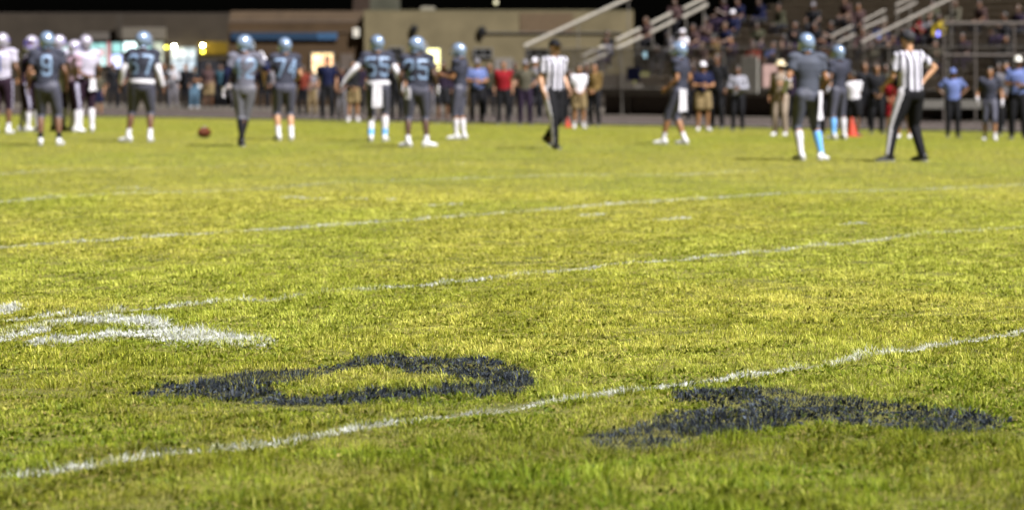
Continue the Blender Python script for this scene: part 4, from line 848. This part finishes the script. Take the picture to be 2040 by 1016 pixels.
put('front_walkway', ubox(G(), S0 + .75, U0, U1 + 3.2, DECKZ - .03, 1.5, .06), ALU, bl_); put('front_beam', ubox(G(), S0 - .02, U0, U1 + 3.2, DECKZ - .08, .06, .22), STL, bl_)
g = G()
for i in range(15):
    u = U0 + .5 + i * 2.05
    for s in (S0 + .1, S0 + 4, S0 + 8, S0 + 12): g.tube([su(s, u, ZG), su(s, u, DECKZ + max(0, (s - S0 - 1.75)) / RS * RZ - .05)], .04, 6)
    g.tube([su(S0 + .3, u, ZG), su(S0 + 14, u, DECKZ + 3.6)], .04, 6)
put('support_frame', g, STL, bl_)
g = G(); ubox(g, S0 + .25, U0, U1, (ZG + DECKZ) / 2 - .03, .03, DECKZ - ZG - .1); put('dark_skirt', g, mat('dark skirt board', (.07, .058, .05), .9), bl_)
def guard(name, u0, u1, parent, ztop=1.96, infill=True):
    g = G(); n = max(2, round((u1 - u0) / 2.1)); s = S0 - .07
    for z in (DECKZ + .05, ztop): g.tube([su(s, u0, z), su(s, u1, z)], .024, 8)
    for i in range(n + 1): u = u0 + (u1 - u0) * i / n; g.tube([su(s, u, ZG), su(s, u, ztop + .02)], .03, 8)
    o_ = put(name, g, STL, parent)
    if infill:
        vv, ff = [], []; st = .075; Hh = ztop - DECKZ - .1; Nn = int((u1 - u0 + Hh) / st); r = .008
        for i in range(Nn):
            for sg in (1, -1):
                ua = u0 + i * st - (Hh if sg > 0 else 0); a_, za = ua, DECKZ + .06; b_, zb = ua + Hh * sg, ztop - .03
                if sg < 0: a_, b_ = ua + Hh * 0, ua - Hh
                pa, pb = [a_, za], [b_, zb]
                for q_ in (pa, pb):
                    oth = pb if q_ is pa else pa
                    if q_[0] < u0: tt = (u0 - q_[0]) / (oth[0] - q_[0]); q_[0], q_[1] = u0, q_[1] + (oth[1] - q_[1]) * tt
                    if q_[0] > u1: tt = (u1 - q_[0]) / (oth[0] - q_[0] + 1e-9); q_[0], q_[1] = u1, q_[1] + (oth[1] - q_[1]) * tt
                if abs(pa[0] - pb[0]) < .02 or not (u0 - .01 <= pa[0] <= u1 + .01 and u0 - .01 <= pb[0] <= u1 + .01): continue
                n0 = len(vv); A, B = su(s + .004 * sg, *pa), su(s + .004 * sg, *pb)
                for c in (A, B): vv += [c + V((0, 0, r)), c + V((r * DX, r * DY, -r)), c - V((r * DX, r * DY, r))]
                ff += [(n0, n0 + 1, n0 + 4, n0 + 3), (n0 + 1, n0 + 2, n0 + 5, n0 + 4), (n0 + 2, n0, n0 + 3, n0 + 5)]
        put('mesh_infill', G().add(vv, ff), STL, o_)
guard('guard_rail', U0, U1 + 3.2, bl_)
put('gate_panel', (lambda a, b: G().box((a + b) / 2, ((b - a).length, .05, 1.15), rz=ANG))(on_s(1478, 150, S0 - .16), on_s(1510, 150, S0 - .16)), mat('pale gate panel', (.28, .27, .24), .7), bl_)
# handrails of the stairs: traced at their own distance
def rail(pts, s, label, r=.05, posts=True, name='handrail', grp='pale handrails on the bleacher stairs', ds=4.0):
    t = thing(name, label, 'handrail', (0, 0, 0), group=grp)
    def p3(px, py, i): return on_s(px, py, s + ds * i)
    for k, (a, b) in enumerate(pts):
        A, B = p3(*a, (a[0] - pts[0][0][0]) / 300), p3(*b, (b[0] - pts[0][0][0]) / 300); put('rail_bar', G().loft([A, ln(A, B, .5), B], [r] * 3, 10), RAIL if pts[0][0][0] < 1500 else RAILD, t)
        if posts and k % 2 == 0:
            for q_ in (ln(A, B, .1), ln(A, B, .9)): put('post', G().tube([q_, q_ - V((0, 0, .95))], .028, 8), STL, t)
    return t
rail([((1045, 93), (1258, -5))], S0 + .3, 'long pale handrail sloping up at the left end of the bleachers', .068, False)
rail([((1160, 113), (1204, 93)), ((1160, 130), (1210, 108))], S0 + 1, 'double handrail section lowest on the left bleacher stairs', .062)
rail([((1228, 81), (1276, 58)), ((1228, 98), (1280, 74))], S0 + 2, 'double handrail section second from the bottom of the left stairs', .062)
rail([((1296, 48), (1338, 27)), ((1296, 66), (1344, 42))], S0 + 3, 'double handrail section third from the bottom of the left stairs', .062)
rail([((1362, 18), (1406, -4)), ((1360, 36), (1410, 10))], S0 + 4, 'double handrail section highest on the left stairs', .062)
rail([((1655, 74), (1698, 53)), ((1668, 87), (1704, 70))], S0 + 1.4, 'double handrail section lowest on the right bleacher stairs', .05)
rail([((1720, 43), (1764, 20)), ((1720, 58), (1766, 38))], S0 + 2.4, 'double handrail section middle on the right bleacher stairs', .05)
rail([((1784, 12), (1816, -4)), ((1784, 27), (1826, 6))], S0 + 3.4, 'double handrail section highest on the right bleacher stairs', .05)
rail([((1716, 86), (1900, -5))], S0 + .6, 'long pale handrail sloping up above the back turned referee', .058, False)
g = G()   # stair stringers carrying the two long rails
for (a, b, s) in (((1045, 93), (1258, -5), S0 + .3), ((1716, 86), (1900, -5), S0 + .6)):
    A, B = on_s(*a, s), on_s(*b, s + 4.0 * (b[0] - a[0]) / 300)
    for q_ in (.02, .5, .97): c = ln(A, B, q_); put('rail_post', G().tube([c, V((c.x, c.y, ZG))], .022, 8), STL, bl_)
pass
# raised platform frame on the right
YP = 84
PLT = mat('dull platform steel', (.075, .065, .058), .7); t = thing('railed_platform', 'railed platform with mesh sides at the right photo edge', 'platform'); a, b = at(1880, 48, YP), at(2110, 48, YP)
for (y, nm, r) in ((48, 'top_rail', .055), (111, 'bottom_rail', .04)): put(nm, G().tube([at(1880, y, YP), at(2130, y, YP)], r, 8), PLT, t)
for x in (1880, 1943, 2020, 2100): put('post', G().tube([at(x, 46, YP), V((at(x, 46, YP).x, YP, ZG))], .035, 8), PLT, t)
g = G()
for i in range(32): x = 1884 + i * 7.6; g.tube([at(x, 50, YP), at(x, 110, YP)], .006, 4)
put('mesh_bars', g, mat('dark mesh wire', (.03, .03, .035), .6), t); put('platform_floor', G().box(((a.x + b.x) / 2, YP + 1.2, at(0, 113, YP).z), (b.x - a.x, 2.4, .08)), STL, t)
put('ramp_kerb', G().box(((a.x + b.x) / 2 - .8, YP - .5, .30), (b.x - a.x + 1.2, .08, .25)), mat('grey ramp side', (.10, .095, .085), .9), t)
# ------------------------------------------------------------------ spectators in the bleachers, dim stand light put into darker skin and clothes
ST = {'sa': dict(sit=True, pel=(0, 0), fl=(-.12, .42), fr=(.12, .42), al=(.02, .34, -.30), ar=(.02, .34, -.30), lean=(0, .12)), 'sb': dict(sit=True, pel=(0, 0), fl=(-.16, .40), fr=(.16, .42), al=(-.06, .26, -.36), ar=(-.06, .26, -.36), lean=(.04, .25), head=(20, -8)),
      'sc': dict(sit=True, pel=(0, 0), fl=(-.10, .38), fr=(.12, .45), al=(-.04, .30, -.12), ar=(.04, .32, -.32), lean=(-.04, .02), head=(-25, 5)), 'st': PO['c']}
DOT = mat('dark olive fabric', (.04, .04, .025), .85); YEL = mat('mustard fabric', (.25, .19, .02), .85); DBR = mat('dark brown fabric', (.05, .03, .03), .9)
SEAT = [  # x, y of the head in the photo, top, hat, words
 (1290, 46, DBR, None, 'in dark brown beside the second handrail section'), (1340, 72, GREYF, 'capg', 'with a grey cap above the stepping player'), (1359, 74, WHT, 'capw', 'with a white cap above the stepping player'),
 (1345, 12, DBR, None, 'in brown between the upper left handrail sections'), (1215, 72, BLK, None, 'in black under the long left handrail'), (1208, 88, GREYF, None, 'in grey beside the lowest handrail section'),
 (1402, 92, DBR, None, 'in brown right of the stepping player helmet'), (1428, 88, BROWNF, None, 'in khaki with bare arms in the second row'), (1441, 8, MAROON, None, 'in dark red in an upper row'), (1462, 30, NAVY, 'capw', 'in navy with a white cap'),
 (1476, 6, NAVY, None, 'in navy above the white cap'), (1500, 98, ORG, None, 'in rust orange low in the stand'), (1448, 52, NAVY, None, 'in navy trousers stretched across a row'), (1520, 4, NAVY, None, 'in navy at the top edge'), (1540, 94, POLO, None, 'in light blue low in the stand'),
 (1558, 100, BLK, None, 'in black beside the light blue shirt'), (1578, 96, MAROON, None, 'in dark red left of the towel player helmet'), (1583, 52, BLK, None, 'with black hair alone in the middle rows'), (1622, 16, BLK, 'capg', 'in black with a grey cap in an upper row'),
 (1628, 54, BLK, None, 'in black above the towel player helmet'), (1655, 58, BLK, None, 'in black left of the right stairs'), (1692, 36, BLK, None, 'in black beside the right stair handrail'), (1690, 8, DBR, None, 'in brown at the top left of the right stairs'), (1748, 54, POLO, None, 'in pale blue behind the long right handrail'),
 (1765, 50, NAVY, None, 'in navy behind the long right handrail'), (1788, 74, DPUR, None, 'in dark purple below the long right handrail'), (1812, 92, BLK, None, 'in black left of the referee cap'), (1772, 100, BLK, None, 'in black low below the long right handrail'), (1740, 100, OLV, None, 'in olive grey below the long handrail start'),
 (1833, 42, REDF, None, 'in red right of the long handrail'), (1852, 44, GREYF, None, 'in grey beside the red shirt'), (1873, 38, YEL, None, 'in mustard yellow above the blue light'), (1862, 92, OLV, None, 'in olive beside the back turned referee'), (1905, 14, OLV, None, 'in olive above the railed platform'),
 (1960, 16, DBR, None, 'in dark brown above the railed platform'), (2000, 34, BLK, None, 'in black above the railed platform'), (2032, 20, DPUR, None, 'in dark purple at the top right corner'), (1560, 12, DOT, None, 'in dark olive in an upper row'), (1405, 40, DBR, None, 'in brown right of the upper left handrails'), (1720, 66, DBR, None, 'in dark brown between the right handrail sections')]
for n, (x, y, m_, hat, words) in enumerate(SEAT):
    best = None
    for k in range(NR):
        s = S0 + 1.75 + k * RS; p = on_s(x, y, s); e = abs(p.z - (DECKZ + .43 + k * RZ + .72))
        if best is None or e < best[0]: best = (e, k, s, p)
    e, k, s, p = best; key = ('sa', 'sb', 'sc')[n % 3]; hm = WHT if hat == 'capw' else GREYF
    person(0, 0, 0, 'spectator ' + words, ST[key], key, yaw=138 + random.uniform(-25, 25), group='spectators seated in the bleachers', loc=V((p.x, p.y, DECKZ + k * RZ + .04)), hgt=1.74, topm=m_, topk='long' if n % 2 else 'tee', skin=(2, 3, 2, 3, 2)[n % 5],
           botm=(BLK, BLK, DPUR)[n % 3], hat='cap' if hat else None, hatm=hm, long=n % 4 == 1, hair=HAIR if n % 3 else HAIRB)
EXB = [(1312, 92), (1322, 40), (1372, 8), (1384, 62), (1415, 20), (1418, 66), (1455, 88), (1472, 70), (1493, 44), (1512, 60), (1530, 30), (1548, 62), (1566, 78), (1600, 30), (1605, 92), (1640, 86), (1645, 22), (1672, 98), (1712, 14), (1704, 84), (1758, 84), (1800, 62), (1822, 70), (1845, 76), (1856, 18), (1888, 30), (1925, 22), (1925, 84), (1960, 76), (1985, 60), (2010, 84), (1946, 44), (1890, 72)]
def near_words(x):
    for a, wd in ((1350, 'by the left stairs'), (1400, 'right of the left stairs'), (1450, 'above the khaki shorts man'), (1500, 'above the grey white sweater'), (1560, 'above the cream outfit'), (1620, 'left of the tallest blue helmet'), (1670, 'right of the tallest blue helmet'), (1730, 'beside the right stairs'), (1790, 'behind the long right handrail'), (1870, 'behind the back turned referee'), (1930, 'at the left of the railed platform'), (1975, 'at the middle of the railed platform'), (2100, 'at the right end of the railed platform')):
        if x < a: return wd
OWN_ = [('black', BLK), ('dark brown', DBR), ('dark purple', DPUR), ('dark olive', DOT), ('maroon', MAROON)]; used_l = {}
for n, (x, y) in enumerate(EXB[::3]):
    best = min(((abs(on_s(x, y, S0 + 1.75 + k * RS).z - (DECKZ + 1.15 + k * RZ)), k) for k in range(NR))); k = best[1]; p = on_s(x, y, S0 + 1.75 + k * RS); cn, cm = OWN_[n % 5]; key = ('sb', 'sa', 'sc')[n % 3]
    row = ('first', 'second', 'third', 'fourth', 'fifth', 'sixth', 'seventh', 'eighth', 'ninth', 'tenth', 'eleventh', 'twelfth', 'thirteenth', 'fourteenth')[min(k, 13)]
    person(0, 0, 0, 'spectator in %s seated in the %s row, %s' % (cn, row, near_words(x)), ST[key], key, yaw=138 + random.uniform(-35, 35), group='spectators seated in the bleachers', loc=V((p.x, p.y, DECKZ + k * RZ + .04)), hgt=1.66 + .03 * (n % 5), topm=cm, topk='tee' if n % 2 else 'long', skin=(3, 2, 1, 3)[n % 4], botm=(BLK, DPUR)[n % 2], long=n % 3 == 1)
def lit_small(px, py, s, label, col, st, name, cat, r=.06):
    p = on_s(px, py, s); t = thing(name, label, cat, p); put('screen', G().box((0, 0, 0), (r * 1.3, .02, r * 2)), glow(name + ' glow', col, st), t); put('case', G().box((0, .02, 0), (r * 1.45, .018, r * 2.15)), DK, t)
lit_small(1869, 68, S0 + 2.2, 'bright blue glowing screen left of the railed platform', (.004, .03, .9), 1.0, 'phone', 'phone', .075)
lit_small(1285, 110, S0 + .9, 'small teal glowing object in the lower left of the bleachers', (.10, .45, .60), .5, 'tablet', 'tablet', .09)  # small teal object given its own glow
p = on_s(1262, 148, S0 - .2); t = thing('banner', 'purple navy cloth hanging on the bleacher guard rail', 'banner', p)
put('cloth', G().box((0, 0, 0), (.55, .02, .42), rz=ANG), NAVY, t)
p = ground_at(1533, 262); t = thing('paper_sheet', 'pinkish paper sheet held up beside the cream outfit', 'paper', on_s(1535, 152, DX * p.x + DY * p.y - .3)); put('sheet', G().box((0, 0, 0), (.40, .012, .55), rz=.3), mat('pinkish paper', (.24, .16, .15), .8), t)
print('objects', len(bpy.data.objects))
